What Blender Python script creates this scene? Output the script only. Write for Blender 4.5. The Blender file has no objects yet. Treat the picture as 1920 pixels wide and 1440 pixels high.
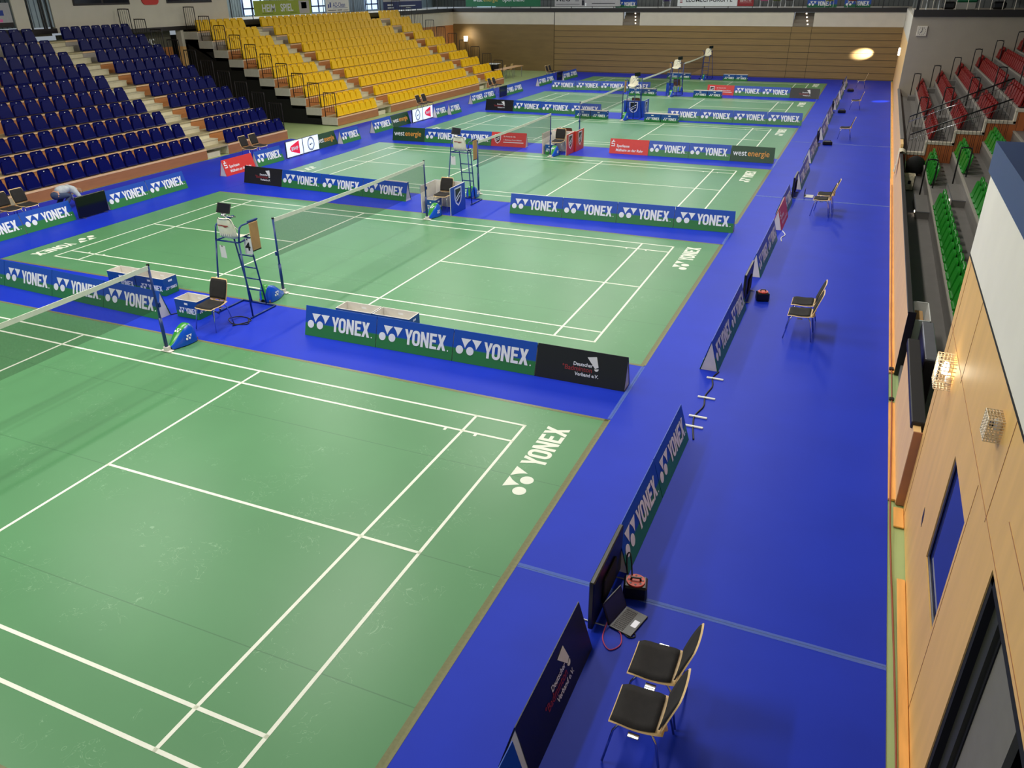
import bpy, math, random
from mathutils import Matrix, Vector
random.seed(7)
S = bpy.context.scene
COL = S.collection
PI = math.pi
D = bpy.data

# ------------------------------------------------------------------ camera
CAM = Vector((17.0775, -2.7779, 5.5328))
RIGHT = Vector((0.9175521903, 0.3974913990, -0.0099280291))
DOWN = Vector((0.1716643113, -0.4185375143, -0.8918282981))
FWD = Vector((-0.3586493305, 0.8165947200, -0.4522651003))
cd = D.cameras.new('camera')
cd.sensor_fit = 'HORIZONTAL'
cd.sensor_width = 36.0
cd.lens = 1461.6254 / 1920 * 36
cd.clip_end = 300
cam = D.objects.new('camera', cd)
COL.objects.link(cam)
U = -DOWN
Bk = -FWD
cam.matrix_world = Matrix(((RIGHT.x, U.x, Bk.x, CAM.x), (RIGHT.y, U.y, Bk.y, CAM.y),
                           (RIGHT.z, U.z, Bk.z, CAM.z), (0, 0, 0, 1)))
S.camera = cam

def in_frame(x, y, z, m=25):
    d = Vector((x, y, z)) - CAM
    w = d.dot(FWD)
    if w < 0.1:
        return False
    u = 960 + 1461.6 * d.dot(RIGHT) / w
    v = 720 + 1461.6 * d.dot(DOWN) / w
    return -m < u < 1920 + m and -m < v < 1440 + m

# ------------------------------------------------------------------ world and light
def lin(c):
    return tuple(((v / 255) / 12.92 if v / 255 <= 0.04045 else (((v / 255) + 0.055) / 1.055) ** 2.4) for v in c)

W = D.worlds.new('world')
S.world = W
W.use_nodes = True
W.node_tree.nodes['Background'].inputs[0].default_value = (0.80, 0.90, 1.0, 1)
W.node_tree.nodes['Background'].inputs[1].default_value = 0.30
S.view_settings.view_transform = 'Standard'
S.view_settings.look = 'None'
S.view_settings.gamma = 1
S.view_settings.use_curve_mapping = False
S.view_settings.exposure = 0.18

def area(name, loc, sx, sy, power, color=(1, 1, 1), direction=(0, 0, -1), spread=180):
    l = D.lights.new(name, 'AREA')
    l.shape = 'RECTANGLE'
    l.size = sx
    l.size_y = sy
    l.energy = power
    l.color = color
    l.spread = math.radians(spread)
    o = D.objects.new(name, l)
    COL.objects.link(o)
    o.location = loc
    o.rotation_euler = Vector(direction).to_track_quat('-Z', 'Y').to_euler()
    return o

# rows of hall lamps high over the courts
for ly, pw in ((9.5, 390), (19, 350), (28.5, 320), (38, 300), (47.5, 240)):
    for lx in (0.0, 7.0, 14.0):
        area('hall_lamp', (lx, ly, 9.2), 0.5, 5.0, pw, (1.0, 0.96, 0.88))
for lx, pw in ((1.5, 520), (8.5, 470)):
    area('hall_lamp', (lx, 0.5, 9.2), 0.5, 4.0, pw, (1.0, 0.96, 0.88))
# daylight through the window bands of the upper galleries
area('gallery_daylight', (-16.2, 42, 6.7), 24, 3.6, 850, (0.86, 0.95, 1.0), (1, -0.1, -0.35))
area('gallery_daylight', (4, 59.0, 6.7), 26, 3.4, 260, (0.92, 0.97, 1.0), (0, -1, -0.35))

# ------------------------------------------------------------------ materials
def mat(name, color, rough=0.5, metal=0.0, spec=0.5, noise=0.0, nscale=8.0, stretch=(1, 1, 1), emit=None, estr=0.0,
        bump=0.0, bscale=60.0):
    m = D.materials.new(name)
    m.use_nodes = True
    nt = m.node_tree
    b = nt.nodes['Principled BSDF']
    c = lin(color) + (1,)
    b.inputs['Base Color'].default_value = c
    b.inputs['Roughness'].default_value = rough
    b.inputs['Metallic'].default_value = metal
    b.inputs['Specular IOR Level'].default_value = spec
    tc = nt.nodes.new('ShaderNodeTexCoord')
    mp = nt.nodes.new('ShaderNodeMapping')
    mp.inputs['Scale'].default_value = stretch
    nt.links.new(tc.outputs['Object'], mp.inputs[0])
    n = nt.nodes.new('ShaderNodeTexNoise')
    n.inputs['Scale'].default_value = nscale
    n.inputs['Detail'].default_value = 4
    nt.links.new(mp.outputs[0], n.inputs[0])
    k = noise if noise else 0.04
    r = nt.nodes.new('ShaderNodeValToRGB')
    r.color_ramp.elements[0].position = 0.3
    r.color_ramp.elements[1].position = 0.7
    r.color_ramp.elements[0].color = tuple(v * (1 - k) for v in c[:3]) + (1,)
    r.color_ramp.elements[1].color = tuple(min(1, v * (1 + k)) for v in c[:3]) + (1,)
    nt.links.new(n.outputs[0], r.inputs[0])
    nt.links.new(r.outputs[0], b.inputs['Base Color'])
    if bump:
        n2 = nt.nodes.new('ShaderNodeTexNoise')
        n2.inputs['Scale'].default_value = bscale
        nt.links.new(tc.outputs['Object'], n2.inputs[0])
        bp = nt.nodes.new('ShaderNodeBump')
        bp.inputs['Strength'].default_value = bump
        bp.inputs['Distance'].default_value = 0.01
        nt.links.new(n2.outputs[0], bp.inputs['Height'])
        nt.links.new(bp.outputs[0], b.inputs['Normal'])
    if emit:
        b.inputs['Emission Color'].default_value = lin(emit) + (1,)
        b.inputs['Emission Strength'].default_value = estr
    return m

def court_material():
    m = mat('court_green', (88, 143, 97), 0.34, spec=0.36, noise=0.05, nscale=0.6)
    nt = m.node_tree
    b = nt.nodes['Principled BSDF']
    base = b.inputs['Base Color'].links[0].from_socket
    tc = nt.nodes.new('ShaderNodeTexCoord')
    # pale shoe scuffs: thin bent streaks kept to worn patches
    n = nt.nodes.new('ShaderNodeTexNoise'); n.inputs['Scale'].default_value = 4.2; n.inputs['Detail'].default_value = 3; n.inputs['Distortion'].default_value = 1.4
    nt.links.new(tc.outputs['Object'], n.inputs[0])
    s = nt.nodes.new('ShaderNodeMath'); s.operation = 'SUBTRACT'; s.inputs[1].default_value = 0.5
    nt.links.new(n.outputs[0], s.inputs[0])
    a = nt.nodes.new('ShaderNodeMath'); a.operation = 'ABSOLUTE'; nt.links.new(s.outputs[0], a.inputs[0])
    l = nt.nodes.new('ShaderNodeMath'); l.operation = 'LESS_THAN'; l.inputs[1].default_value = 0.004; nt.links.new(a.outputs[0], l.inputs[0])
    n2 = nt.nodes.new('ShaderNodeTexNoise'); n2.inputs['Scale'].default_value = 1.3; n2.inputs['Detail'].default_value = 5
    nt.links.new(tc.outputs['Object'], n2.inputs[0])
    g = nt.nodes.new('ShaderNodeMath'); g.operation = 'GREATER_THAN'; g.inputs[1].default_value = 0.56; nt.links.new(n2.outputs[0], g.inputs[0])
    f = nt.nodes.new('ShaderNodeMath'); f.operation = 'MULTIPLY'; nt.links.new(l.outputs[0], f.inputs[0]); nt.links.new(g.outputs[0], f.inputs[1])
    f2 = nt.nodes.new('ShaderNodeMath'); f2.operation = 'MULTIPLY'; f2.inputs[1].default_value = 0.22; nt.links.new(f.outputs[0], f2.inputs[0])
    mx = nt.nodes.new('ShaderNodeMix'); mx.data_type = 'RGBA'
    nt.links.new(f2.outputs[0], mx.inputs[0]); nt.links.new(base, mx.inputs[6])
    mx.inputs[7].default_value = lin((190, 220, 190)) + (1,)
    # joins between the rolls of mat
    sep = nt.nodes.new('ShaderNodeSeparateXYZ'); nt.links.new(tc.outputs['Object'], sep.inputs[0])
    ad = nt.nodes.new('ShaderNodeMath'); ad.operation = 'ADD'; ad.inputs[1].default_value = 0.61; nt.links.new(sep.outputs[1], ad.inputs[0])
    md = nt.nodes.new('ShaderNodeMath'); md.operation = 'MODULO'; md.inputs[1].default_value = 1.82; nt.links.new(ad.outputs[0], md.inputs[0])
    ls = nt.nodes.new('ShaderNodeMath'); ls.operation = 'LESS_THAN'; ls.inputs[1].default_value = 0.012; nt.links.new(md.outputs[0], ls.inputs[0])
    mu = nt.nodes.new('ShaderNodeMath'); mu.operation = 'MULTIPLY'; mu.inputs[1].default_value = 0.45; nt.links.new(ls.outputs[0], mu.inputs[0])
    m2 = nt.nodes.new('ShaderNodeMix'); m2.data_type = 'RGBA'
    nt.links.new(mu.outputs[0], m2.inputs[0]); nt.links.new(mx.outputs[2], m2.inputs[6])
    m2.inputs[7].default_value = lin((50, 92, 62)) + (1,)
    nt.links.new(m2.outputs[2], b.inputs['Base Color'])
    return m

def two_tone(name, top, bottom, z0, soft=0.02, rough=0.35):
    m = mat(name, top, rough)
    nt = m.node_tree
    b = nt.nodes['Principled BSDF']
    tc = nt.nodes.new('ShaderNodeTexCoord')
    sep = nt.nodes.new('ShaderNodeSeparateXYZ'); nt.links.new(tc.outputs['Object'], sep.inputs[0])
    mr = nt.nodes.new('ShaderNodeMapRange')
    mr.inputs[1].default_value = z0 - soft; mr.inputs[2].default_value = z0 + soft
    nt.links.new(sep.outputs[2], mr.inputs[0])
    mx = nt.nodes.new('ShaderNodeMix'); mx.data_type = 'RGBA'
    nt.links.new(mr.outputs[0], mx.inputs[0])
    mx.inputs[6].default_value = lin(bottom) + (1,); mx.inputs[7].default_value = lin(top) + (1,)
    nt.links.new(mx.outputs[2], b.inputs['Base Color'])
    return m

def grooved(name, color, groove, axis, step, width, rough=0.6, stretch=(1, 1, 1), off=0.0):
    m = mat(name, color, rough, noise=0.10, nscale=3, stretch=stretch)
    nt = m.node_tree
    b = nt.nodes['Principled BSDF']
    base = b.inputs['Base Color'].links[0].from_socket
    tc = nt.nodes.new('ShaderNodeTexCoord')
    sep = nt.nodes.new('ShaderNodeSeparateXYZ'); nt.links.new(tc.outputs['Object'], sep.inputs[0])
    ad = nt.nodes.new('ShaderNodeMath'); ad.operation = 'ADD'; ad.inputs[1].default_value = off + 100 * step; nt.links.new(sep.outputs[axis], ad.inputs[0])
    md = nt.nodes.new('ShaderNodeMath'); md.operation = 'MODULO'; md.inputs[1].default_value = step; nt.links.new(ad.outputs[0], md.inputs[0])
    ls = nt.nodes.new('ShaderNodeMath'); ls.operation = 'LESS_THAN'; ls.inputs[1].default_value = width; nt.links.new(md.outputs[0], ls.inputs[0])
    mx = nt.nodes.new('ShaderNodeMix'); mx.data_type = 'RGBA'
    nt.links.new(ls.outputs[0], mx.inputs[0]); nt.links.new(base, mx.inputs[6]); mx.inputs[7].default_value = lin(groove) + (1,)
    nt.links.new(mx.outputs[2], b.inputs['Base Color'])
    return m

def see_through(name, color, alpha, rough=0.4):
    m = D.materials.new(name)
    m.use_nodes = True
    nt = m.node_tree
    b = nt.nodes['Principled BSDF']
    b.inputs['Base Color'].default_value = lin(color) + (1,)
    b.inputs['Roughness'].default_value = rough
    b.inputs['Alpha'].default_value = alpha
    tc = nt.nodes.new('ShaderNodeTexCoord')
    n = nt.nodes.new('ShaderNodeTexNoise'); n.inputs['Scale'].default_value = 30
    nt.links.new(tc.outputs['Object'], n.inputs[0])
    mr = nt.nodes.new('ShaderNodeMapRange'); mr.inputs[3].default_value = alpha * 0.8; mr.inputs[4].default_value = min(1, alpha * 1.2)
    nt.links.new(n.outputs[0], mr.inputs[0]); nt.links.new(mr.outputs[0], b.inputs['Alpha'])
    return m

M = dict(
    court=court_material(),
    line=mat('line_white', (236, 240, 225), 0.5),
    bluemat=mat('blue_mat', (20, 50, 190), 0.5, spec=0.20, noise=0.05, nscale=1.2),
    hallfloor=mat('hall_floor', (170, 192, 132), 0.35, spec=0.45, noise=0.05, nscale=1.5),
    tape=see_through('clear_tape', (150, 185, 225), 0.26, 0.10),
    oldtape=see_through('mat_edge_tape', (150, 150, 105), 0.62, 0.3),
    yonex=two_tone('board_blue_green', (9, 74, 176), (40, 122, 62), 0.225, 0.012),
    boxmat=two_tone('box_blue_green', (16, 74, 150), (40, 122, 60), 0.13, 0.01),
    white=mat('print_white', (240, 242, 244), 0.45),
    foam=mat('foam_board_white', (226, 222, 214), 0.6),
    dbv=mat('board_black', (22, 22, 26), 0.35),
    dred=mat('lettering_dark_red', (150, 46, 48), 0.5),
    red=mat('board_red', (214, 44, 40), 0.4),
    crimson=mat('sign_crimson', (196, 24, 52), 0.4),
    wegreen=mat('board_dark_green', (16, 66, 38), 0.4),
    weorange=mat('lettering_orange', (238, 160, 60), 0.5),
    wegold=mat('lettering_gold', (190, 160, 60), 0.5),
    shieldblue=mat('booth_blue', (24, 72, 178), 0.4),
    boothred=mat('booth_red', (216, 62, 48), 0.4),
    black=mat('black_plastic', (14, 14, 16), 0.35),
    screen=mat('screen_black', (6, 7, 10), 0.12),
    litscreen=mat('screen_lit', (225, 235, 250), 0.3, emit=(205, 224, 250), estr=0.75),
    litred=mat('screen_red', (215, 30, 60), 0.3, emit=(215, 30, 60), estr=0.55),
    darkblue=mat('post_blue', (20, 52, 120), 0.3),
    bagblue=mat('bag_blue', (16, 84, 205), 0.2, spec=0.6),
    baggreen=mat('bag_green', (54, 150, 52), 0.25, spec=0.6),
    cream=mat('seat_shell_cream', (238, 234, 212), 0.4),
    chrome=mat('chrome', (200, 202, 206), 0.18, metal=1.0),
    cloth=mat('black_upholstery', (34, 31, 31), 0.9, noise=0.25, nscale=9, bump=0.3, bscale=240),
    ply=mat('plywood_edge', (226, 192, 136), 0.45, noise=0.08, nscale=10, stretch=(1, 1, 9)),
    walnut=mat('brown_wood', (98, 66, 48), 0.45, noise=0.12, nscale=6, stretch=(1, 8, 1)),
    kraft=mat('cardboard', (188, 146, 92), 0.75, noise=0.06),
    seatblue=mat('seat_blue', (5, 13, 84), 0.3, spec=0.12),
    seatyellow=mat('seat_yellow', (238, 192, 16), 0.4, spec=0.2),
    seatred=mat('seat_red', (116, 14, 12), 0.4, spec=0.2),
    seatgreen=mat('seat_green', (22, 122, 26), 0.3),
    riser=mat('riser_wood', (186, 122, 70), 0.5, noise=0.06, nscale=2, stretch=(1, 1, 6)),
    frontwood=mat('front_wood', (168, 112, 70), 0.5, noise=0.06, nscale=2, stretch=(1, 1, 6)),
    risergrey=mat('riser_grey', (176, 168, 160), 0.6),
    deck=mat('deck_grey', (176, 164, 128), 0.6, noise=0.08),
    stepwhite=mat('step_cream', (214, 206, 176), 0.5),
    endwhite=mat('end_board_white', (206, 200, 188), 0.5),
    nose=mat('nosing_light', (236, 196, 150), 0.5),
    dark=mat('under_stand_black', (10, 10, 11), 0.8),
    rail=mat('rail_dark', (36, 30, 30), 0.4, metal=0.3),
    railblack=mat('rail_black', (16, 16, 17), 0.35),
    wallnearlit=mat('wall_near_white_lit', (240, 234, 222), 0.8, noise=0.03, nscale=2),  # paler copy of the wall white, brighter light near the camera put into colour
    nosegrey=mat('nosing_grey', (150, 144, 134), 0.6),
    wallwhite=mat('wall_white', (214, 206, 190), 0.8, noise=0.03, nscale=2),
    wallgrey=mat('wall_grey', (164, 155, 141), 0.8, noise=0.03, nscale=2),
    leafgrey=mat('door_leaf_grey', (124, 120, 106), 0.6),
    olivedark=mat('door_jamb_olive', (52, 52, 38), 0.6),
    daybright=mat('window_daylight_high', (205, 228, 248), 0.3, emit=(200, 228, 252), estr=2.6),
    wcgrey=mat('passage_grey', (96, 94, 80), 0.8),
    fascia=mat('fascia_dark', (34, 30, 30), 0.5),
    fasciablue=mat('fascia_slate', (56, 74, 116), 0.45),
    tallwood=mat('wall_wood', (242, 192, 114), 0.5, noise=0.07, nscale=1.6, stretch=(1, 3, 0.5)),
    peach=mat('wall_peach', (252, 204, 138), 0.5, noise=0.06, nscale=2, stretch=(1, 3, 0.5)),
    brown=mat('wall_brown', (168, 116, 80), 0.5),
    backwood=grooved('back_wall_panels', (142, 116, 70), (50, 38, 26), 2, 0.39, 0.030, stretch=(0.3, 1, 5), off=-0.02),
    backplain=mat('back_wall_plain', (128, 104, 62), 0.6, noise=0.08, nscale=1.6, stretch=(0.6, 1, 3)),
    batten=mat('batten_pine', (240, 178, 96), 0.5, noise=0.15, nscale=3, stretch=(4, 0.5, 1)),
    tribune=mat('tribune_floor', (112, 108, 104), 0.5, noise=0.06, nscale=3),
    orangewood=grooved('stand_side_wood', (170, 92, 44), (70, 38, 20), 0, 0.21, 0.012, stretch=(5, 1, 0.4)),
    cap=mat('stone_cap', (196, 186, 168), 0.6),
    cable=mat('cable_brown', (150, 70, 40), 0.5),
    cableblack=mat('cable_black', (12, 12, 14), 0.5),
    cablepink=mat('cable_pink', (196, 66, 110), 0.5),
    reelred=mat('reel_red', (236, 66, 34), 0.4),
    skin=mat('skin', (214, 160, 132), 0.55, spec=0.3),
    sweater=mat('sweater_grey', (186, 194, 200), 0.9, noise=0.12, nscale=14),
    jeans=mat('jeans_blue', (60, 74, 104), 0.85),
    hair=mat('hair_brown', (140, 108, 84), 0.8),
    shoe=mat('shoe_white', (220, 220, 216), 0.6),
    glasswin=mat('window_painted_reflection', (24, 40, 110), 0.04, spec=0.9),  # blue base colour stands for the blue mat mirrored in the glass
    glassdark=mat('window_dark', (30, 32, 40), 0.08, spec=0.7),
    daylight=mat('window_daylight', (205, 228, 248), 0.3, emit=(196, 224, 250), estr=1.1),
    louvre=grooved('louvre_grey', (150, 166, 176), (84, 98, 110), 0, 0.22, 0.05),
    louvrey=grooved('louvre_grey_side', (150, 166, 176), (84, 98, 110), 1, 0.22, 0.05),
    gallerygrey=grooved('gallery_back_grey', (104, 108, 108), (70, 74, 76), 0, 0.3, 0.05),
    lampglass=mat('lamp_glow', (255, 240, 205), 0.3, emit=(255, 232, 196), estr=9),
    cage=mat('cage_wire', (222, 206, 176), 0.4, metal=0.2),
    stair=mat('stair_grey', (128, 118, 104), 0.5),
    stairlight=mat('stair_light', (255, 240, 220), 0.3, emit=(255, 236, 210), estr=5),
    lime=mat('banner_lime', (150, 168, 40), 0.6),
    navy=mat('banner_navy', (20, 32, 92), 0.6),
    bannergreen=mat('banner_green', (18, 104, 66), 0.6),
    bannergrey=mat('banner_silver', (176, 174, 176), 0.6),
    bannerwhite=mat('banner_white', (222, 226, 230), 0.6),
    maroon=mat('banner_maroon', (140, 26, 36), 0.6),
    textdark=mat('lettering_dark', (36, 36, 46), 0.6),
    textblue=mat('lettering_blue', (30, 60, 150), 0.6),
    signred=mat('sign_red', (206, 44, 34), 0.5),
    pink=mat('shirt_pink', (236, 110, 170), 0.8),
    olive=mat('fabric_olive', (104, 122, 40), 0.8),
    purple=mat('fabric_purple', (66, 52, 120), 0.8),
    neon=mat('fabric_yellow', (206, 214, 70), 0.8),
    coral=mat('fabric_coral', (226, 84, 62), 0.8),
    scarf=mat('scarf_cream', (214, 202, 176), 0.9, noise=0.3, nscale=16),
    papers=mat('paper', (232, 232, 228), 0.7),
    greybox=mat('crate_grey', (150, 148, 142), 0.7),
    tableply=mat('table_top', (214, 166, 110), 0.5, noise=0.08),
    netmesh=see_through('net_mesh', (46, 30, 34), 0.36, 0.8),
    silver=mat('brushed_silver', (150, 150, 156), 0.35, metal=0.7),
    numeral=mat('numeral_black', (16, 16, 18), 0.6),
)

# ------------------------------------------------------------------ mesh helpers
class MB:
    def __init__(s):
        s.v = []; s.f = []; s.m = []
    def add(s, vs, fs, mi=0):
        n = len(s.v)
        s.v += [tuple(v) for v in vs]
        s.f += [tuple(i + n for i in f) for f in fs]
        s.m += [mi] * len(fs)
        return s
    def box(s, a, b, mi=0):
        x0, y0, z0 = a; x1, y1, z1 = b
        vs = [(x0, y0, z0), (x1, y0, z0), (x1, y1, z0), (x0, y1, z0), (x0, y0, z1), (x1, y0, z1), (x1, y1, z1), (x0, y1, z1)]
        return s.add(vs, [(0, 3, 2, 1), (4, 5, 6, 7), (0, 1, 5, 4), (1, 2, 6, 5), (2, 3, 7, 6), (3, 0, 4, 7)], mi)
    def bbox(s, a, b, r=0.008, mi=0):
        # box with small chamfers on its long edges (all 12)
        x0, y0, z0 = a; x1, y1, z1 = b
        r = min(r, (x1 - x0) / 3, (y1 - y0) / 3, (z1 - z0) / 3)
        rings = []
        for z, k in ((z0, r), (z0 + r, 0), (z1 - r, 0), (z1, r)):
            rings.append([(x0 + r + (k and 0), y0 + k, z), (x1 - r, y0 + k, z), (x1 - k, y0 + r, z), (x1 - k, y1 - r, z),
                          (x1 - r, y1 - k, z), (x0 + r, y1 - k, z), (x0 + k, y1 - r, z), (x0 + k, y0 + r, z)])
        vs = [p for q in rings for p in q]
        fs = [tuple(range(7, -1, -1)), tuple(range(24, 32))]
        for i in range(3):
            for j in range(8):
                a0 = i * 8 + j; a1 = i * 8 + (j + 1) % 8
                fs.append((a0, a1, a1 + 8, a0 + 8))
        return s.add(vs, fs, mi)
    def tube(s, pts, r, n=8, mi=0, cap=True):
        pts = [Vector(p) for p in pts]
        rings = []
        up = None
        for i, p in enumerate(pts):
            if i == 0: t = pts[1] - pts[0]
            elif i == len(pts) - 1: t = pts[-1] - pts[-2]
            else: t = (pts[i + 1] - p).normalized() + (p - pts[i - 1]).normalized()
            t.normalize()
            if up is None:
                up = Vector((0, 0, 1)) if abs(t.z) < 0.9 else Vector((1, 0, 0))
            a = t.cross(up)
            if a.length < 1e-4:
                a = t.cross(Vector((0, 1, 0)))
            a.normalize()
            b = t.cross(a).normalized()
            up = -b if (-b).dot(up) > 0 else b
            rr = r[i] if isinstance(r, (list, tuple)) else r
            rings.append([p + a * math.cos(2 * PI * k / n) * rr + b * math.sin(2 * PI * k / n) * rr for k in range(n)])
        vs = [p for q in rings for p in q]
        fs = []
        for i in range(len(pts) - 1):
            for k in range(n):
                fs.append((i * n + k, i * n + (k + 1) % n, (i + 1) * n + (k + 1) % n, (i + 1) * n + k))
        if cap:
            fs.append(tuple(range(n - 1, -1, -1)))
            fs.append(tuple((len(pts) - 1) * n + k for k in range(n)))
        return s.add(vs, fs, mi)
    def prism(s, poly, fn, t, mi=0):
        # poly: 2D outline; fn(u, v, w) -> 3D; extruded over w in 0..t
        n = len(poly)
        vs = [fn(u, v, 0) for u, v in poly] + [fn(u, v, t) for u, v in poly]
        fs = [tuple(range(n)), tuple(range(2 * n - 1, n - 1, -1))]
        for i in range(n):
            j = (i + 1) % n
            fs.append((j, i, i + n, j + n))
        return s.add(vs, fs, mi)
    def ring(s, outer, inner, fn, t, mi=0):
        n = len(outer)
        vs = [fn(u, v, 0) for u, v in outer] + [fn(u, v, 0) for u, v in inner] + [fn(u, v, t) for u, v in outer] + [fn(u, v, t) for u, v in inner]
        fs = []
        for i in range(n):
            j = (i + 1) % n
            fs += [(i, j, n + j, n + i), (2 * n + j, 2 * n + i, 3 * n + i, 3 * n + j), (j, i, 2 * n + i, 2 * n + j), (n + i, n + j, 3 * n + j, 3 * n + i)]
        return s.add(vs, fs, mi)
    def cyl(s, c, r, z0, z1, n=20, mi=0, r2=None):
        r2 = r if r2 is None else r2
        vs = [(c[0] + r * math.cos(2 * PI * k / n), c[1] + r * math.sin(2 * PI * k / n), z0) for k in range(n)]
        vs += [(c[0] + r2 * math.cos(2 * PI * k / n), c[1] + r2 * math.sin(2 * PI * k / n), z1) for k in range(n)]
        fs = [tuple(range(n - 1, -1, -1)), tuple(range(n, 2 * n))] + [(k, (k + 1) % n, n + (k + 1) % n, n + k) for k in range(n)]
        return s.add(vs, fs, mi)
    def surf(s, rows, mi=0, close=False):
        # grid of points -> quads
        h = len(rows); w = len(rows[0])
        fs = []
        for i in range(h - 1):
            for j in range(w if close else w - 1):
                k = (j + 1) % w
                fs.append((i * w + j, i * w + k, (i + 1) * w + k, (i + 1) * w + j))
        return s.add([p for r in rows for p in r], fs, mi)
    def mesh(s, name, mats, smooth=False):
        me = D.meshes.new(name)
        me.from_pydata(s.v, [], s.f)
        for m in (mats if isinstance(mats, (list, tuple)) else [mats]):
            me.materials.append(m)
        for p, i in zip(me.polygons, s.m):
            p.material_index = i
            p.use_smooth = smooth
        me.update()
        return me
    def build(s, name, mats, parent=None, smooth=False, loc=None):
        return link(name, s.mesh(name, mats, smooth), parent, loc)

def link(name, me, parent=None, loc=None):
    o = D.objects.new(name, me)
    COL.objects.link(o)
    if parent is not None:
        o.parent = parent
    if loc is not None:
        o.location = loc
    return o

def thing(name, label, cat, loc=(0, 0, 0), rz=0, group=None):
    o = D.objects.new(name, None)
    COL.objects.link(o)
    o.empty_display_size = 0.1
    o.location = loc
    o.rotation_euler = (0, 0, rz)
    return tag(o, label, cat, group)

def tag(o, label, cat, group=None):
    o['label'] = label
    o['category'] = cat
    if group:
        o['group'] = group
    return o

def struct(o):
    o['kind'] = 'structure'
    return o

def kids(o):
    return [c for c in KIDS.get(o.name, [])]
KIDS = {}

def copy_tree(src, children, loc, rz, label, group=None):
    r = src.copy()
    COL.objects.link(r)
    r.location = loc
    r.rotation_euler = (0, 0, rz)
    r['label'] = label
    if group:
        r['group'] = group
    for c, subs in children:
        k = c.copy(); COL.objects.link(k); k.parent = r
        for d in subs:
            g = d.copy(); COL.objects.link(g); g.parent = k
    return r

ORD = ['first', 'second', 'third', 'fourth', 'fifth', 'sixth', 'seventh', 'eighth', 'ninth', 'tenth', 'eleventh', 'twelfth',
       'thirteenth', 'fourteenth', 'fifteenth', 'sixteenth', 'seventeenth', 'eighteenth', 'nineteenth', 'twentieth',
       'twenty-first', 'twenty-second', 'twenty-third', 'twenty-fourth', 'twenty-fifth', 'twenty-sixth', 'twenty-seventh']

# ------------------------------------------------------------------ lettering
GLYPH = {
    'Y': [(0, 1), (.2, 1), (.31, .62), (.42, 1), (.62, 1), (.405, .42), (.405, 0), (.215, 0), (.215, .42)],
    'N': [(0, 0), (0, 1), (.19, 1), (.43, .42), (.43, 1), (.62, 1), (.62, 0), (.44, 0), (.19, .58), (.19, 0)],
    'E': [(0, 0), (0, 1), (.52, 1), (.52, .83), (.19, .83), (.19, .60), (.47, .60), (.47, .44), (.19, .44), (.19, .17), (.53, .17), (.53, 0)],
    'X': [(0, 0), (.21, .5), (.02, 1), (.24, 1), (.33, .72), (.42, 1), (.64, 1), (.45, .5), (.66, 0), (.44, 0), (.33, .29), (.22, 0)],
}
def rrect(w, h, r, n=5):
    out = []
    for cx, cy, a0 in ((w - r, r, -PI / 2), (w - r, h - r, 0), (r, h - r, PI / 2), (r, r, PI)):
        for k in range(n + 1):
            a = a0 + PI / 2 * k / n
            out.append((cx + r * math.cos(a), cy + r * math.sin(a)))
    return out
ORING = rrect(.60, 1, .27), [(x + .19, y + .17) for x, y in rrect(.22, .66, .10)]

def yonex_word(mb, x0, z0, h, fn, t):
    x = x0
    k = h * 0.99
    for ch in 'YONEX':
        if ch == 'O':
            mb.ring([(x + u * k, z0 + v * h) for u, v in ORING[0]], [(x + u * k, z0 + v * h) for u, v in ORING[1]], fn, t)
            x += .665 * k
        else:
            mb.prism([(x + u * k, z0 + v * h) for u, v in GLYPH[ch]], fn, t)
            x += {'Y': .60, 'N': .70, 'E': .575, 'X': .66}[ch] * k
    return x

def yonex_mark(mb, x0, z0, h, fn, t):
    # two circles under two downward triangles, the triangles hollowed where they pass over the circles
    c = lambda u, v: (x0 + u * h, z0 + v * h)
    for cx in (.26, 1.02):
        mb.prism([c(cx + .265 * math.cos(2 * PI * k / 20), .265 + .265 * math.sin(2 * PI * k / 20)) for k in range(20)], fn, t)
    mb.prism([c(*p) for p in ((.34, 1), (1.06, 1), (.97, .91), (.86, .80), (.77, .67), (.70, .54), (.65, .42))], fn, t)
    mb.prism([c(*p) for p in ((1.11, 1), (1.80, 1), (1.45, .40), (1.41, .55), (1.35, .69), (1.26, .82), (1.16, .93))], fn, t)

def text_poly(body, size, cx=1.0, bold=0.0, align='LEFT'):
    cu = D.curves.new('lettering', 'FONT')
    cu.body = body
    cu.size = size
    cu.align_x = align
    cu.offset = bold
    cu.resolution_u = 3
    cu.space_line = 0.95
    o = D.objects.new('lettering', cu)
    COL.objects.link(o)
    dg = bpy.context.evaluated_depsgraph_get()
    me = D.meshes.new_from_object(o.evaluated_get(dg))
    vs = [(v.co.x * cx, v.co.y) for v in me.vertices]
    fs = [tuple(p.vertices) for p in me.polygons]
    D.objects.remove(o)
    D.meshes.remove(me)
    D.curves.remove(cu)
    return vs, fs

def put_text(mb, body, size, x0, z0, fn, cx=1.0, bold=0.0, align='LEFT', mi=0):
    vs, fs = text_poly(body, size, cx, bold, align)
    mb.add([fn(x0 + u, z0 + v, 0) for u, v in vs], fs, mi)

# ================================================================== SETTING
DY = [0.0, 9.232, 18.507, 27.790, 37.129, 46.481]
YB = 55.9       # far wall
XL = -13.3      # left wall line
XR = 18.275     # tall right wall

struct(MB().box((-22, -14, -0.2), (18.3, 62, -0.012)).build('floor', M['hallfloor']))
struct(MB().box((-22, -14, 12.0), (30, 62, 12.2)).build('ceiling', M['wallgrey']))

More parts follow.
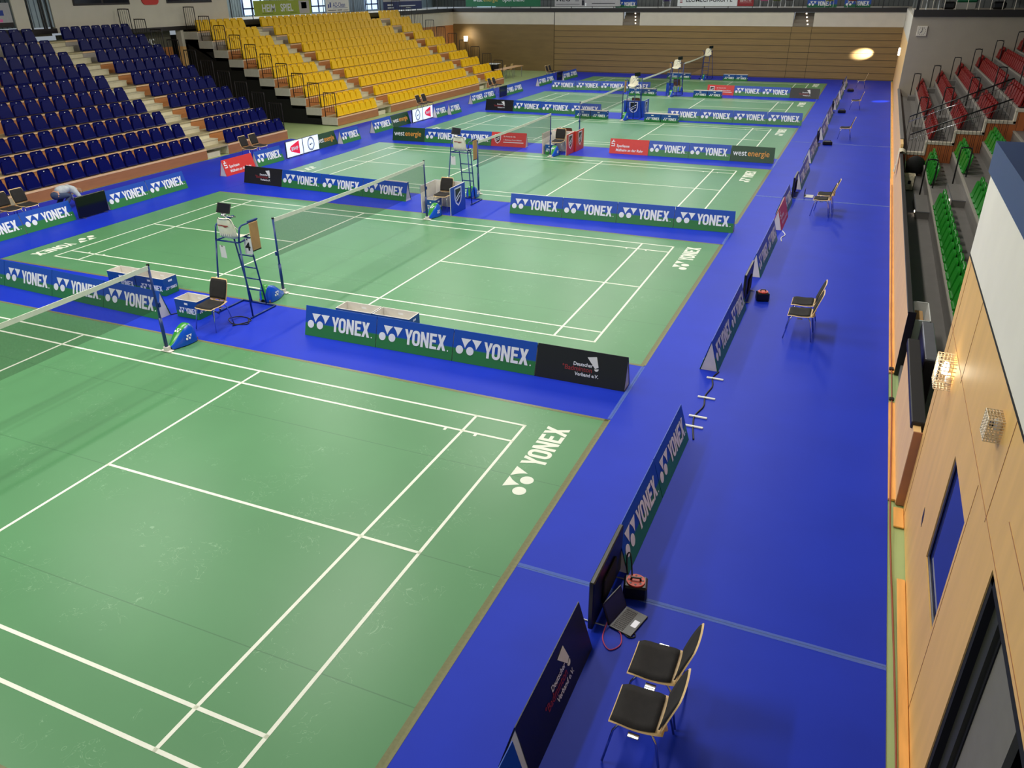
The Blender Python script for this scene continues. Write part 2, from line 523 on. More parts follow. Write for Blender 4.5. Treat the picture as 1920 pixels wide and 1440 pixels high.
# far wall: plain panel at the left, grooved panels to the right, white band, dark floor edge above
w = struct(MB().box((-13.3, YB, -0.1), (-5.02, YB + 0.3, 3.16)).build('wall_back', M['backplain']))
struct(MB().box((-4.98, YB, 0.0), (18.23, YB + 0.3, 3.14)).build('wall_back_panelled', M['backwood']))
MB().box((-5.02, YB + 0.04, 0.0), (-4.98, YB + 0.3, 4.0)).build('panel_joint', M['dark'], w)
MB().box((-13.3, YB, 3.17), (-5.03, YB + 0.3, 4.0)).build('white_band', M['wallwhite'], w)
for n, (a, b) in enumerate(((-4.97, 0.14), (1.37, 11.61), (12.87, 18.23))):
    struct(MB().box((a, YB, 3.145), (b, YB + 0.3, 4.0)).build('trim_%d' % (10 + n), M['wallwhite']))
for a in (11.56, 12.82):
    struct(MB().box((a, YB - 0.004, 0), (a + 0.018, YB, 3.14)).build('trim_14', M['dark']))
struct(MB().box((-13.3, YB - 0.08, 4.0), (18.3, YB + 0.3, 4.25)).build('trim_1', M['fascia']))
struct(MB().box((-13.3, YB + 0.3, 4.05), (30, YB + 4.2, 4.25)).build('floor_gallery_back', M['wallgrey']))
gb = struct(MB().box((-18, 60.1, 4.25), (30, 60.4, 12.0)).build('wall_gallery_back', M['gallerygrey']))

# two short flights of lit steps let into the white band
for n, (a, b) in enumerate(((0.15, 1.36), (11.62, 12.86))):
    t = thing('stair_flight', ['short lit grey stair in the far wall, below the silver grey banner',
                               'short lit grey stair in the far wall, nearer to the clock'][n], 'stairs', (a, YB, 3.145), 0, 'stairs in the far wall')
    for k in range(4):
        MB().box((0, 0.05 + 0.2 * k, 0), (b - a, 0.26 + 0.2 * k, 0.205 * (k + 1))).build('step', M['stair'], t)
        MB().box((0.62 - 0.07 * k + 0.25, 0.035 + 0.2 * k, 0.205 * k + 0.10), (0.70 - 0.07 * k + 0.25, 0.05 + 0.2 * k, 0.205 * k + 0.16)).build('step_light', M['stairlight'], t)

# left wall
struct(MB().box((XL - 0.3, 47.0, 0), (XL, YB + 0.3, 3.10), 0).box((XL - 0.3, 47.0, 3.10), (XL, YB + 0.3, 4.0), 1).build('wall_left', [M['riser'], M['wallwhite']]))
lw = struct(MB().box((XL - 0.3, 21.4, 4.12), (XL, 31.42, 12.0)).build('wall_left_upper', M['wallwhite']))
struct(MB().box((XL - 0.34, 24.4, 3.95), (XL + 0.05, 31.6, 4.12)).build('trim_2', M['fascia']))
struct(MB().box((XL - 3.0, 28.2, 0.0), (XL - 2.8, 47.0, 3.6)).box((XL - 0.3, 28.1, -0.1), (XL - 0.2, 47, 4.0)).build('wall_left_lower', M['dark']))
pw = struct(MB().box((XL - 0.9, 22.0, 0), (XL - 0.7, 28.0, 3.22), 0).box((XL - 0.9, 22.0, 3.22), (XL - 0.7, 28.0, 4.0), 1).build('wall_passage', [M['riser'], M['wcgrey']]))
struct(MB().box((XL - 0.32, 27.98, 0), (XL, 28.16, 3.24), 0).box((XL - 0.32, 27.98, 3.24), (XL, 28.16, 4.0), 1).build('trim_3', [M['peach'], M['wallwhite']]))
mb = MB(); put_text(mb, 'WC', 0.36, 0, 0, lambda u, v, s: (XL - 0.69, 26.35 + u, 3.36 + v), 1.0, 0.012)
tag(mb.build('wall_lettering', M['white']), 'white WC lettering on the grey wall of the passage', 'sign')
struct(MB().box((-19.2, -2, 11.9), (-13, 62, 11.98)).build('ceiling_gallery', M['wallgrey']))
struct(MB().box((XL - 0.02, 31.42, 4.0), (XL + 0.08, YB, 4.25)).build('trim_4', M['fascia']))
struct(MB().box((XL - 4.0, 31.42, 4.02), (XL - 0.02, YB + 0.3, 4.22)).box((XL - 4, 8, 4.02), (XL - 0.3, 21.4, 4.22)).build('floor_gallery_left', M['wallgrey']))
og = struct(MB().box((XL - 4.3, 6, 4.22), (XL - 4.0, 60.4, 12.0)).build('wall_gallery_left', M['louvrey']))

def win(n, a, b, mt, fr, par=None):
    o = struct(MB().box(a, b).build('window_%d' % n, mt))
    return o
# windows of the white wall on the left (only their sills reach into the picture)
for n, (a, b) in enumerate(((22.45, 25.32), (27.45, 30.34))):
    f = struct(MB().box((XL - 0.02, a, 5.09), (XL + 0.03, b, 6.6)).build('window_%d' % (n + 1), M['rail']))
    for k in range(2):
        h = (b - a) / 2
        MB().box((XL + 0.03, a + 0.06 + k * h, 5.16), (XL + 0.035, a + h - 0.05 + k * h, 6.5)).build('pane', M['glassdark'], f)
bm = MB(); bm.prism([(26.0 + u, 5.05 + v) for u, v in rrect(0.96, 1.3, 0.2)], lambda u, v, q: (XL + q, u, v), 0.05)
tag(bm.build('wall_sign', M['signred']), 'red rounded sign between the two windows of the white wall', 'sign')

# lit window bands of the galleries
for n, (a, b) in enumerate(((32.6, 33.2), (38.1, 39.6), (42.2, 45.7), (51.0, 52.2), (53.6, 55.4))):
    f = struct(MB().box((XL - 3.99, a - 1.0, 4.3), (XL - 3.95, b - 0.6, 8.6)).build('window_%d' % (n + 3), M['daylight']))
    mb = MB()
    k = a - 1.0
    while k < b - 0.6:
        mb.box((XL - 3.95, k - 0.04, 4.3), (XL - 3.90, k + 0.04, 8.6)); k += 0.8
    mb.box((XL - 3.95, a - 1.0, 4.6), (XL - 3.9, b - 0.6, 4.68))
    mb.build('window_frame', M['navy'], f)
for n, (a, b, z0, z1, m) in enumerate(((-15.8, -7.6, 7.3, 11.2, 'daybright'), (-5.4, 1.0, 5.5, 8.6, 'daylight'), (3.0, 9.0, 5.5, 8.6, 'daylight'))):
    f = struct(MB().box((a, 60.0, z0), (b, 60.09, z1)).build('window_%d' % (n + 10), M[m]))
    mb = MB()
    k = a
    while k < b:
        mb.box((k - 0.05, 59.94, z0), (k + 0.05, 60.0, z1)); k += 1.2
    mb.build('window_frame', M['navy'], f)
struct(MB().box((-13.2, 60.02, 4.25), (-11.6, 60.08, 5.3)).build('window_13', M['daylight']))

# ------------------------------------------------------------------ right side walls
tw = struct(MB().box((XR, -6, 2.293), (XR + 0.35, 6.05, 3.085), 0).box((XR, 1.87, 0), (XR + 0.35, 2.92, 2.293), 0)
            .box((XR, 3.94, 0), (XR + 0.35, 6.05, 2.293), 0).box((XR, 2.92, 1.92), (XR + 0.35, 3.94, 2.293), 0).box((XR, 2.92, 0), (XR + 0.35, 3.94, 0.83), 0)
            .box((XR, -6, 0), (XR + 0.35, 0.3, 2.293), 0).build('wall_right', M['tallwood']))
MB().box((XR - 0.004, -6, 3.085), (XR + 0.35, 6.04, 3.105)).build('shadow_gap', M['dark'], tw)
MB().box((XR, -6, 3.105), (XR + 0.35, 6.05, 3.915)).build('white_band', M['wallnearlit'], tw)
for (a, b, c, d) in ((-6, 6.04, 2.338, 2.342), (-6, 1.86, 2.66, 2.664)):
    MB().box((XR - 0.003, a, c), (XR + 0.01, b, d)).build('panel_joint', M['brown'], tw)
for y in (4.62, 5.82, 2.38, 0.4):
    MB().box((XR - 0.003, y, 0 if y > 4.7 else 2.3), (XR + 0.01, y + 0.005, 3.08)).build('panel_joint', M['brown'], tw)
MB().box((XR - 0.003, 2.85, 0.0), (XR + 0.01, 2.855, 2.3)).build('panel_joint', M['brown'], tw)
MB().box((XR + 0.3, -6, 0), (XR + 0.36, 0.2, 2.3)).build('backing', M['dark'], tw)
struct(MB().box((XR - 0.03, -6, 3.915), (XR + 0.45, 6.05, 4.2)).build('trim_5', M['fasciablue']))
struct(MB().box((XR + 0.45, -6, 3.9), (30, 6.05, 4.18)).build('floor_gallery_right', M['wallgrey']))
# observation window in the wooden wall
f = struct(MB().box((XR + 0.012, 2.93, 0.83), (XR + 0.05, 2.95, 1.92)).box((XR + 0.012, 3.91, 0.83), (XR + 0.05, 3.94, 1.92))
           .box((XR + 0.012, 2.93, 0.83), (XR + 0.05, 3.94, 0.855)).box((XR + 0.012, 2.93, 1.89), (XR + 0.05, 3.94, 1.92)).build('window_20', M['rail']))
MB().box((XR + 0.008, 2.95, 0.855), (XR + 0.02, 3.91, 0.865)).box((XR + 0.008, 3.90, 0.855), (XR + 0.02, 3.91, 1.89)).build('window_bead', M['silver'], f)
MB().box((XR + 0.03, 2.95, 0.855), (XR + 0.04, 3.91, 1.89)).build('pane', M['glasswin'], f)
MB().box((XR + 0.34, 2.9, 0.8), (XR + 0.345, 3.96, 1.95)).build('blind', M['dark'], f)
# recessed pull slot
tag(MB().prism([(4.573, 0.72), (4.66, 0.78), (4.66, 0.90), (4.60, 0.86), (4.573, 0.80)], lambda u, v, q: (XR - 0.003 + q, u, v), 0.02).build('door_pull', M['rail']),
    'small dark recessed pull in the wooden wall below the window', 'door pull')
# doorway near the camera with a grey leaf standing open inside
dw = struct(MB().box((XR + 0.01, 1.80, 0), (XR + 0.33, 1.87, 2.29)).box((XR + 0.01, 0.3, 2.21), (XR + 0.33, 1.87, 2.29)).box((XR + 0.01, 0.3, 0), (XR + 0.33, 0.36, 2.29)).build('door_1', M['dark']))
MB().box((XR + 0.10, 0.92, 0.02), (XR + 0.14, 1.60, 2.21)).build('door_leaf', M['leafgrey'], dw)
MB().box((XR + 0.09, 1.60, 0.02), (XR + 0.13, 1.64, 2.21)).build('door_frame', M['dark'], dw)
MB().box((XR + 0.06, 1.64, 0.02), (XR + 0.10, 1.80, 2.21)).build('door_jamb', M['olivedark'], dw)
MB().box((XR + 0.32, 0.3, 0.0), (XR + 0.35, 1.8, 2.25)).build('backing', M['dark'], dw)

# low wall in front of the right tribune, its cap and the gap for the steps
lo = struct(MB().box((18.18, 9.83, 0), (18.215, 25.0, 1.03), 0).box((18.20, 25.0, 0), (18.28, 40.5, 1.10), 0).build('wall_right_low', M['peach']))
MB().bbox((18.17, 9.84, 1.03), (18.25, 24.4, 1.06), 0.006).build('wall_cap', M['fascia'], lo)
MB().bbox((18.19, 25.9, 1.10), (18.30, 40.5, 1.13), 0.006).build('wall_cap', M['tribune'], lo)
MB().box((18.215, 9.84, 0.0), (18.24, 24.4, 1.03)).build('wall_back_face', M['rail'], lo)
MB().box((18.175, 9.815, 0), (18.29, 9.83, 1.07)).build('end_post', M['railblack'], lo)
ln = struct(MB().box((18.18, 6.05, 0), (18.26, 8.76, 1.0)).build('wall_right_low_near', M['peach']))
MB().bbox((18.155, 6.2, 0.95), (18.31, 8.78, 1.05), 0.01).build('wall_cap', M['fascia'], ln)
MB().box((18.185, 6.03, 0), (XR, 6.05, 1.0)).build('return_panel', M['brown'], ln)
MB().box((18.26, 6.3, 0.18), (18.3, 8.76, 0.95)).build('wall_back_face', M['rail'], ln)
struct(MB().box((18.10, 9.85, 0), (18.18, 25, 0.025)).box((18.12, 25, 0), (18.20, 55, 0.025)).box((18.10, 6.1, 0), (18.18, 8.75, 0.025)).build('baseboard_right', M['batten']))
for n, (a, b, lab) in enumerate(((-3, 4.6, 'long pine batten lying along the foot of the wooden wall'), (5.55, 5.95, 'short bent pine batten at the corner of the wooden wall'))):
    tag(MB().bbox((18.19 - 0.03 * n, a, 0), (18.27, b, 0.02), 0.004).build('floor_batten', M['batten']), lab, 'batten')

# ------------------------------------------------------------------ blue mats, court mats, tapes
def bluemat(x0, y0, x1, y1, label):
    return tag(MB().box((x0, y0, -0.0115), (x1, y1, -0.001)).build('blue_floor_mat', M['bluemat']), label, 'floor mat', 'blue floor mats')
seams = [-6, 3.28, 21.25, 31.0, 55.88]
names = ['nearest blue mat of the right lane, under the two near chairs', 'longest blue mat of the right lane, between the two near taped joins',
         'blue mat of the right lane under the third pair of chairs', 'farthest blue mat of the right lane, up to the far wall']
for i in range(4):
    bluemat(14.435, seams[i] + 0.004, 18.10, seams[i + 1] - 0.004, names[i])
bluemat(-5.0, 3.0, -1.03, 24.6, 'blue mat along the foot of the blue seats')
bluemat(-4.55, 24.61, -1.03, 55.88, 'blue mat along the foot of the yellow seats')
sn = ['nearest blue strip between courts, under the dark federation board', 'second blue strip between courts, with the blue shield booth',
      'third blue strip between courts, with the two red booths', 'fourth blue strip between courts, with the square blue booth',
      'fifth blue strip between courts, in front of the farthest court']
for i in range(5):
    bluemat(-1.02, DY[i] + 6.69, 14.43, DY[i + 1] - 0.62, sn[i])
bluemat(-1.02, DY[5] + 6.69, 14.43, 55.88, 'blue strip between the farthest court and the far wall')

def court_lines():
    mb = MB()
    t = 0.04
    def L(x0, y0, x1, y1):
        mb.box((x0, y0, 0.0), (x1, y1, 0.0025))
    for y in (0, 0.46, 5.6, 6.06):
        L(0, y, 13.4, y + t)
    for x in (0, 0.76, 4.68, 8.68, 12.60, 13.36):
        L(x, 0, x + t, 6.1)
    L(0, 3.03, 4.72, 3.07); L(8.68, 3.03, 13.4, 3.07)
    for x in (12.35, 12.82):
        L(x, 5.54, x + t, 5.6)
    for x in (0.54, 1.01):
        L(x, 0.5, x + t, 0.56)
    return mb.mesh('court_lines', M['line'])
lines_me = court_lines()
def mat_letters(x, y, ang):
    ca, sa = math.cos(ang), math.sin(ang)
    fn = lambda u, v, w: (x + u * ca - v * sa, y + u * sa + v * ca, 0.0005 + w)
    mb = MB()
    yonex_mark(mb, 0, 0, 0.33, fn, 0.0015)
    yonex_word(mb, 0.68, 0.0, 0.33, fn, 0.0015)
    return mb.mesh('mat_lettering', M['line'])
let_r = mat_letters(14.02, 4.48, PI / 2)
let_l = mat_letters(-0.66, 1.62, -PI / 2)
cn = ['nearest green badminton court, cut off by the left edge of the picture', 'second green badminton court from the front, right under the chair with the sheet 4',
      'third green badminton court, shining with window light', 'fourth green badminton court, behind the two red booths',
      'fifth green badminton court, behind the square blue booth', 'farthest green badminton court, next to the grooved wall']
for i, y in enumerate(DY):
    c = MB().box((-1.0, -0.61, -0.0115), (14.42, 6.68, 0.0)).build('court_mat', M['court'], None, False, (0, y, 0))
    tag(c, cn[i], 'badminton court', 'green badminton courts')
    link('court_lines', lines_me, c)
    link('mat_lettering', let_r, c)
    link('mat_lettering', let_l, c)
    e = MB()
    for (a, b) in (((14.37, -0.58, 0.0), (14.455, 6.70, 0.0012)), ((-1.0, 6.64, 0.0), (14.43, 6.70, 0.0012)), ((-1.0, -0.63, 0.0), (14.43, -0.57, 0.0012))):
        e.box(a, b)
    e.build('edge_tape', M['oldtape'], c)

def floor_tape(pts, wd, label):
    mb = MB()
    for i in range(len(pts) - 1):
        a = Vector(pts[i] + (0,)); b = Vector(pts[i + 1] + (0,))
        d = (b - a).normalized(); p = Vector((-d.y, d.x, 0)) * wd / 2
        n = max(2, int((b - a).length / 0.12))
        rows = []
        for k in range(n + 1):
            q = a.lerp(b, k / n)
            z = 0.0015 + 0.002 * random.random()
            rows.append([(q + p) + Vector((0, 0, z)), q + Vector((0, 0, z + 0.002 * random.random())), (q - p) + Vector((0, 0, z))])
        mb.surf(rows)
    return tag(mb.build('clear_tape_strip', M['tape'], None, True), label, 'tape')
floor_tape([(14.46, 3.29), (18.10, 3.27)], 0.07, 'clear tape over the mat join beside the near laptop')
floor_tape([(14.46, 21.25), (18.10, 21.24)], 0.12, 'clear tape over the mat join behind the third pair of chairs')
floor_tape([(14.46, 31.0), (18.10, 31.0)], 0.12, 'clear tape over the farthest mat join of the right lane')
for i in range(5):
    floor_tape([(14.43, DY[i] + 6.72), (14.43, DY[i + 1] - 0.64)], 0.06, 'short clear tape at the right end of the %s blue strip between courts' % ORD[i])

# ------------------------------------------------------------------ advertising boards
BH = 0.515; LEAN = 0.15
def panel_fn(u, v, w):
    return (u, v * LEAN / BH - 0.004 - w, v)
def back_fn(L):
    return lambda u, v, w: (L - u, 2 * LEAN - v * LEAN / BH + 0.004 + w, v)
BL = 1.485
def board_panels(m):
    f = MB().add([(0, 0, 0), (BL, 0, 0), (BL, LEAN, BH), (0, LEAN, BH), (0, .008, 0), (BL, .008, 0), (BL, LEAN + .008, BH), (0, LEAN + .008, BH)],
                 [(0, 1, 2, 3), (7, 6, 5, 4), (0, 4, 5, 1), (1, 5, 6, 2), (2, 6, 7, 3), (3, 7, 4, 0)])
    b = MB().add([(0, 2 * LEAN, 0), (BL, 2 * LEAN, 0), (BL, LEAN + .008, BH), (0, LEAN + .008, BH), (0, 2 * LEAN - .008, 0), (BL, 2 * LEAN - .008, 0), (BL, LEAN + .001, BH - .01), (0, LEAN + .001, BH - .01)],
                 [(3, 2, 1, 0), (4, 5, 6, 7), (0, 1, 5, 4), (1, 2, 6, 5), (2, 3, 7, 6), (3, 0, 4, 7)])
    return f.mesh('front_panel', m), b.mesh('back_panel', m)
tri = [(0.02, 0.0), (2 * LEAN - 0.02, 0.0), (LEAN + 0.002, BH - 0.03)]
gus = MB().prism(tri, lambda u, v, w: (0.006 + w, u, v), 0.01).mesh('end_gusset', M['foam'])
gus2 = MB().prism(tri, lambda u, v, w: (BL - 0.016 + w, u, v), 0.01).mesh('end_gusset', M['foam'])

def both(fill):
    a = MB(); fill(a, panel_fn)
    b = MB(); fill(b, back_fn(BL))
    return a, b
def k_yonex():
    def fill(mb, fn):
        yonex_mark(mb, .055, .14, .255, fn, 0.002)
        yonex_word(mb, .565, .14, .25, fn, 0.002)
        mb.prism([(1.40 + .012 * math.cos(2 * PI * k / 10), .15 + .012 * math.sin(2 * PI * k / 10)) for k in range(10)], fn, .002)
    return 'yonex', [('lettering', fill, M['white'])]
def k_we():
    def f1(mb, fn): put_text(mb, 'west', .27, .07, .20, fn, .92, 0.002)
    def f2(mb, fn): put_text(mb, 'energie', .27, .575, .20, fn, .94, 0.002)
    return 'wegreen', [('lettering', f1, M['white']), ('lettering', f2, M['weorange'])]
def k_dbv():
    def f1(mb, fn): put_text(mb, 'Deutscher', .075, .62, .275, fn, 1, .0015)
    def f0(mb, fn): put_text(mb, 'Verband e.V.', .075, .66, .125, fn, 1, .0015)
    def f2(mb, fn):
        put_text(mb, '°Badminton', .105, .44, .195, fn, 1.0, .001)
    def f3(mb, fn):   # shuttlecock: skirt and cork
        mb.prism([(.84, .42), (.99, .445), (1.035, .29), (.98, .265)], fn, .002)
        mb.prism([(1.005 + .035 * math.cos(a), .262 + .035 * math.sin(a)) for a in [PI * 1.05 + k * PI / 8 for k in range(9)]], fn, .002)
    return 'dbv', [('lettering', f1, M['white']), ('lettering', f0, M['white']), ('lettering', f2, M['dred']), ('emblem', f3, M['papers'])]
def k_spk():
    def f1(mb, fn): put_text(mb, 'Sparkasse', .125, .27, .235, fn, 1.0, .002)
    def f0(mb, fn): put_text(mb, 'Mülheim an der Ruhr', .125, .25, .09, fn, 0.97, .002)
    def f2(mb, fn):
        for (a, b, c, d) in ((.06, .19, .395, .42), (.06, .085, .35, .395), (.06, .19, .325, .35), (.165, .19, .28, .325), (.06, .19, .25, .28)):
            mb.prism([(a, c), (b, c), (b, d), (a, d)], fn, .002)
        mb.prism([(.125 + .026 * math.cos(2 * PI * k / 14), .452 + .026 * math.sin(2 * PI * k / 14)) for k in range(14)], fn, .002)
    return 'red', [('lettering', f1, M['white']), ('lettering', f0, M['white']), ('emblem', f2, M['white'])]
def shield(mb, x, z, h, fn, t, mi=0, inner=True):
    o = [(-.40, 1), (.40, 1), (.40, .45), (.30, .20), (0, 0), (-.30, .20), (-.40, .45)]
    i = [(-.33, .93), (.33, .93), (.33, .46), (.25, .25), (0, .09), (-.25, .25), (-.33, .46)]
    P = lambda q: [(x + a * h, z + b * h) for a, b in q]
    mb.ring(P(o), P(i), fn, t, mi)
    i2 = [(a * .84, .09 * (1 - b) * 1.0 + b * .97 + .01) for a, b in i]
    return P(i2), P([(-.26, .40), (.26, .70), (.26, .78), (-.26, .48)]), P([(-.20, .26), (.22, .50), (.22, .56), (-.22, .33)])
def k_verein():
    def f1(mb, fn): put_text(mb, 'Ein Verein für Alle', .068, .52, .345, fn, 1.0, .001)
    def f0(mb, fn): put_text(mb, '1. Badminton-Verein Mülheim', .068, .52, .225, fn, 0.95, .001)
    def f9(mb, fn): mb.prism([(.52, .145), (1.38, .145), (1.38, .172), (.52, .172)], fn, .001)
    def f2(mb, fn):
        shield(mb, .27, .10, .33, fn, .002)
    def f3(mb, fn):
        a, b, c = shield(MB(), .27, .10, .33, fn, .002)
        mb.prism(a, fn, .0012)
    def f4(mb, fn):
        a, b, c = shield(MB(), .27, .10, .33, fn, .002)
        mb.prism(b, fn, .003); mb.prism(c, fn, .003)
    return 'red', [('lettering', f1, M['papers']), ('lettering', f0, M['papers']), ('lettering', f9, M['papers']), ('emblem', f2, M['white']), ('emblem_field', f3, M['black']), ('emblem_stroke', f4, M['white'])]

KIND = {}
for key, spec in (('Y', k_yonex()), ('W', k_we()), ('D', k_dbv()), ('S', k_spk()), ('V', k_verein())):
    fr, bk = board_panels(M[spec[0]])
    parts = [('front_panel', fr), ('back_panel', bk), ('end_gusset', gus), ('end_gusset', gus2)]
    for nm, fill, mt in spec[1]:
        a, b = both(fill)
        parts.append((nm, a.mesh(nm, mt))); parts.append((nm, b.mesh(nm, mt)))
    KIND[key] = parts
CAP = {'Y': 'blue and green YONEX board', 'W': 'dark green westenergie board', 'D': 'black shuttlecock board',
       'S': 'red Sparkasse board', 'V': 'red shield board'}
def board(key, x, y, rz, label, group, length=BL):
    t = thing('advertising_board', label, 'advertising board', (x, y, 0.001), rz, group)
    for nm, me in KIND[key]:
        link(nm, me, t)
    if abs(length - BL) > 0.005:
        t.scale = (length / BL, 1, 1)
    return t

def board_row(keys, x0, x1, y0, y1, where, gaps=0.012, lead='left'):
    n = len(keys)
    ang = math.atan2(y1 - y0, x1 - x0)
    L = math.hypot(x1 - x0, y1 - y0) / n
    for i, k in enumerate(keys):
        f = i / n
        same = [j for j in range(n) if keys[j] == k]
        pos = same.index(i)
        lab = CAP[k]
        if len(same) > 1:
            lab = ORD[pos] + ' ' + lab + ' from the left'
        board(k, x0 + (x1 - x0) * f, y0 + (y1 - y0) * f, ang, lab + ' in the ' + where, 'boards ' + where, L - gaps)

board_row('YYYD', 8.45, 14.40, 7.60, 7.62, 'nearest row, right half')
board_row('YYYY', -0.66, 5.43, 7.43, 7.14, 'nearest row, left half')
board_row('DYYY', -1.13, 5.13, 17.20, 16.86, 'second row, left half')
board_row('YYYY', 8.48, 14.50, 16.76, 17.00, 'second row, right half')
board_row('WYYV', -0.72, 5.10, 25.76, 26.08, 'third row, left half')
board_row('SYYW', 8.45, 14.37, 26.14, 26.24, 'third row, right half')
board_row('DYYY', -0.94, 5.21, 35.23, 35.20, 'fourth row, left half')
board_row('YYYY', 8.55, 14.50, 34.93, 35.20, 'fourth row, right half')
board_row('YYYY', -0.94, 5.00, 44.75, 45.60, 'fifth row, left half')
board_row('VYYD', 8.40, 14.51, 45.25, 45.02, 'fifth row, right half')

def lane(keys, x, y0, where, L=BL, xo=0.0):
    for i, k in enumerate(keys):
        same = [j for j in range(len(keys)) if keys[j] == k]
        lab = CAP[k]
        if len(same) > 1:
            lab = ['nearer ', 'farther '][same.index(i)] + lab
        board(k, x + xo * i, y0 + i * (L + 0.02), PI / 2, lab + ' ' + where, 'boards ' + where, L)
RX = 15.60
lane('Y', RX, -0.62, 'at the bottom edge of the right lane')
lane('D', RX - 0.03, 0.98, 'beside the two nearest lane chairs')
lane('YY', RX, 3.60, 'just beyond the near cable reel')
lane('YY', RX - 0.01, 8.86, 'beyond the first gap of the right lane')
lane('YY', RX, 13.80, 'beyond the second lane screen')
lane('S', RX, 17.70, 'in the right lane by the third chair pair')
lane('Y', RX - 0.05, 19.30, 'right after the red lane board')
lane('YY', RX + 0.05, 22.50, 'beyond the third lane screen')
lane('YY', RX, 26.75, 'before the fourth lane screen')
lane('YY', RX + 0.05, 31.75, 'beyond the fourth lane screen')
lane('YY', RX, 36.0, 'before the fifth lane screen')
lane('YY', RX + 0.05, 40.9, 'beyond the fifth lane screen')
lane('YY', RX + 0.05, 45.2, 'before the sixth lane screen')
lane('YY', RX + 0.05, 49.9, 'beyond the last lane screen')
LX = -2.28
lane('YY', LX - 0.05, 8.84, 'left of the crouching person')
lane('YY', LX, 12.95, 'right of the crouching person')
lane('S', LX, 17.70, 'at the foot of the blue seats')
lane('Y', LX, 19.32, 'left of the first lit screen', 1.42)
lane('WY', LX - 0.1, 22.98, 'right of the second lit screen', 1.30, 0.25)
lane('YW', LX - 0.05, 27.0, 'left of the far lit screens', 1.50, 0.02)
lane('YY', -1.95, 31.95, 'right of the far lit screens', 1.10, 0.2)
lane('YY', -2.5, 37.0, 'left of the dark screen under the yellow seats', 1.48)
lane('YY', -2.25, 41.0, 'right of the dark screen under the yellow seats', 1.20)
lane('YY', -2.24, 46.1, 'left of the farthest dark screen', 1.35)
lane('YY', -1.95, 49.9, 'right of the farthest dark screen', 1.35)

# ------------------------------------------------------------------ floor screens
def tv_mesh():
    a = MB().bbox((-0.49, -0.025, 0.03), (0.49, 0.025, 0.60), 0.01).mesh('housing', M['black'])
    s = MB().box((-0.475, -0.027, 0.045), (0.475, -0.0255, 0.585)).mesh('display', M['screen'])
    l = MB().box((-0.475, -0.027, 0.045), (0.475, -0.0255, 0.585)).mesh('display', M['litscreen'])
    f = MB().tube([(0, -0.11, 0.008), (0, 0.11, 0.008)], 0.008, 6).mesh('foot', M['silver'])
    b = MB().bbox((-0.2, 0.025, 0.12), (0.2, 0.05, 0.42), 0.01).mesh('rear_housing', M['dark'])
    return a, s, l, f, b
TV = tv_mesh()
def screen_tv(x, y, rz, label, lit=None):
    t = thing('flat_screen', label, 'screen', (x, y, 0), rz, 'floor screens along the lanes')
    link('housing', TV[0], t)
    link('display', TV[2] if lit else TV[1], t)
    for s in (-0.36, 0.36):
        link('foot', TV[3], t, (s, 0, 0))
    link('rear_housing', TV[4], t)
    fn = lambda u, v, w: (u, -0.028 - w, v)
    if lit == 'bwf':
        mb = MB(); mb.prism([(-.30, .33), (-.22, .42), (.28, .56), (.28, .07), (-.22, .22)], fn, .001); mb.build('picture', M['litred'], t)
        mb = MB(); put_text(mb, 'BWF', .17, -.20, .25, lambda u, v, w: (u, -0.031, v), 1.15, .008); mb.build('picture', M['white'], t)
    if lit == 'ring':
        c = lambda r: [(r * .85 * math.cos(2 * PI * k / 28), .315 + r * math.sin(2 * PI * k / 28)) for k in range(28)]
        mb = MB(); mb.ring(c(.25), c(.215), fn, .001); mb.ring(c(.20), c(.185), fn, .001)
        mb.prism([(-.11, .27), (-.04, .34), (.0, .30), (.05, .35), (.12, .28), (.06, .31), (-.02, .27)], fn, .001)
        mb.build('picture', M['textdark'], t)
    return t
# right lane: displays face the courts, dark backs towards the wall
for n, (y, lab) in enumerate(((3.14, 'flat screen on the floor beside the near laptop'), (12.55, 'flat screen on the floor of the right lane by the second chair pair'),
                              (21.75, 'flat screen on the floor of the right lane just past the red board'), (30.6, 'flat screen of the right lane by the nearest single chair'),
                              (39.9, 'flat screen of the right lane by the middle single chair'), (49.0, 'flat screen of the right lane by the farthest single chair'))):
    screen_tv(15.48, y, -PI / 2, 'dark ' + lab)
screen_tv(-2.26, 12.36, PI / 2, 'switched-off flat screen in front of the crouching person')
screen_tv(-2.30, 21.40, PI / 2, 'lit flat screen with a red triangle, left one below the blue seats', 'bwf')
screen_tv(-2.32, 22.42, PI / 2, 'lit flat screen with a round dark ring, right one below the blue seats', 'ring')
screen_tv(-2.22, 30.50, PI / 2, 'lit flat screen with a round dark ring below the yellow seats', 'ring')
screen_tv(-2.20, 31.42, PI / 2, 'lit flat screen with a red triangle below the yellow seats', 'bwf')
screen_tv(-2.25, 40.45, PI / 2, 'switched-off flat screen under the right end of the yellow seats')
screen_tv(-2.1, 49.35, PI / 2, 'farthest switched-off flat screen on the left lane')

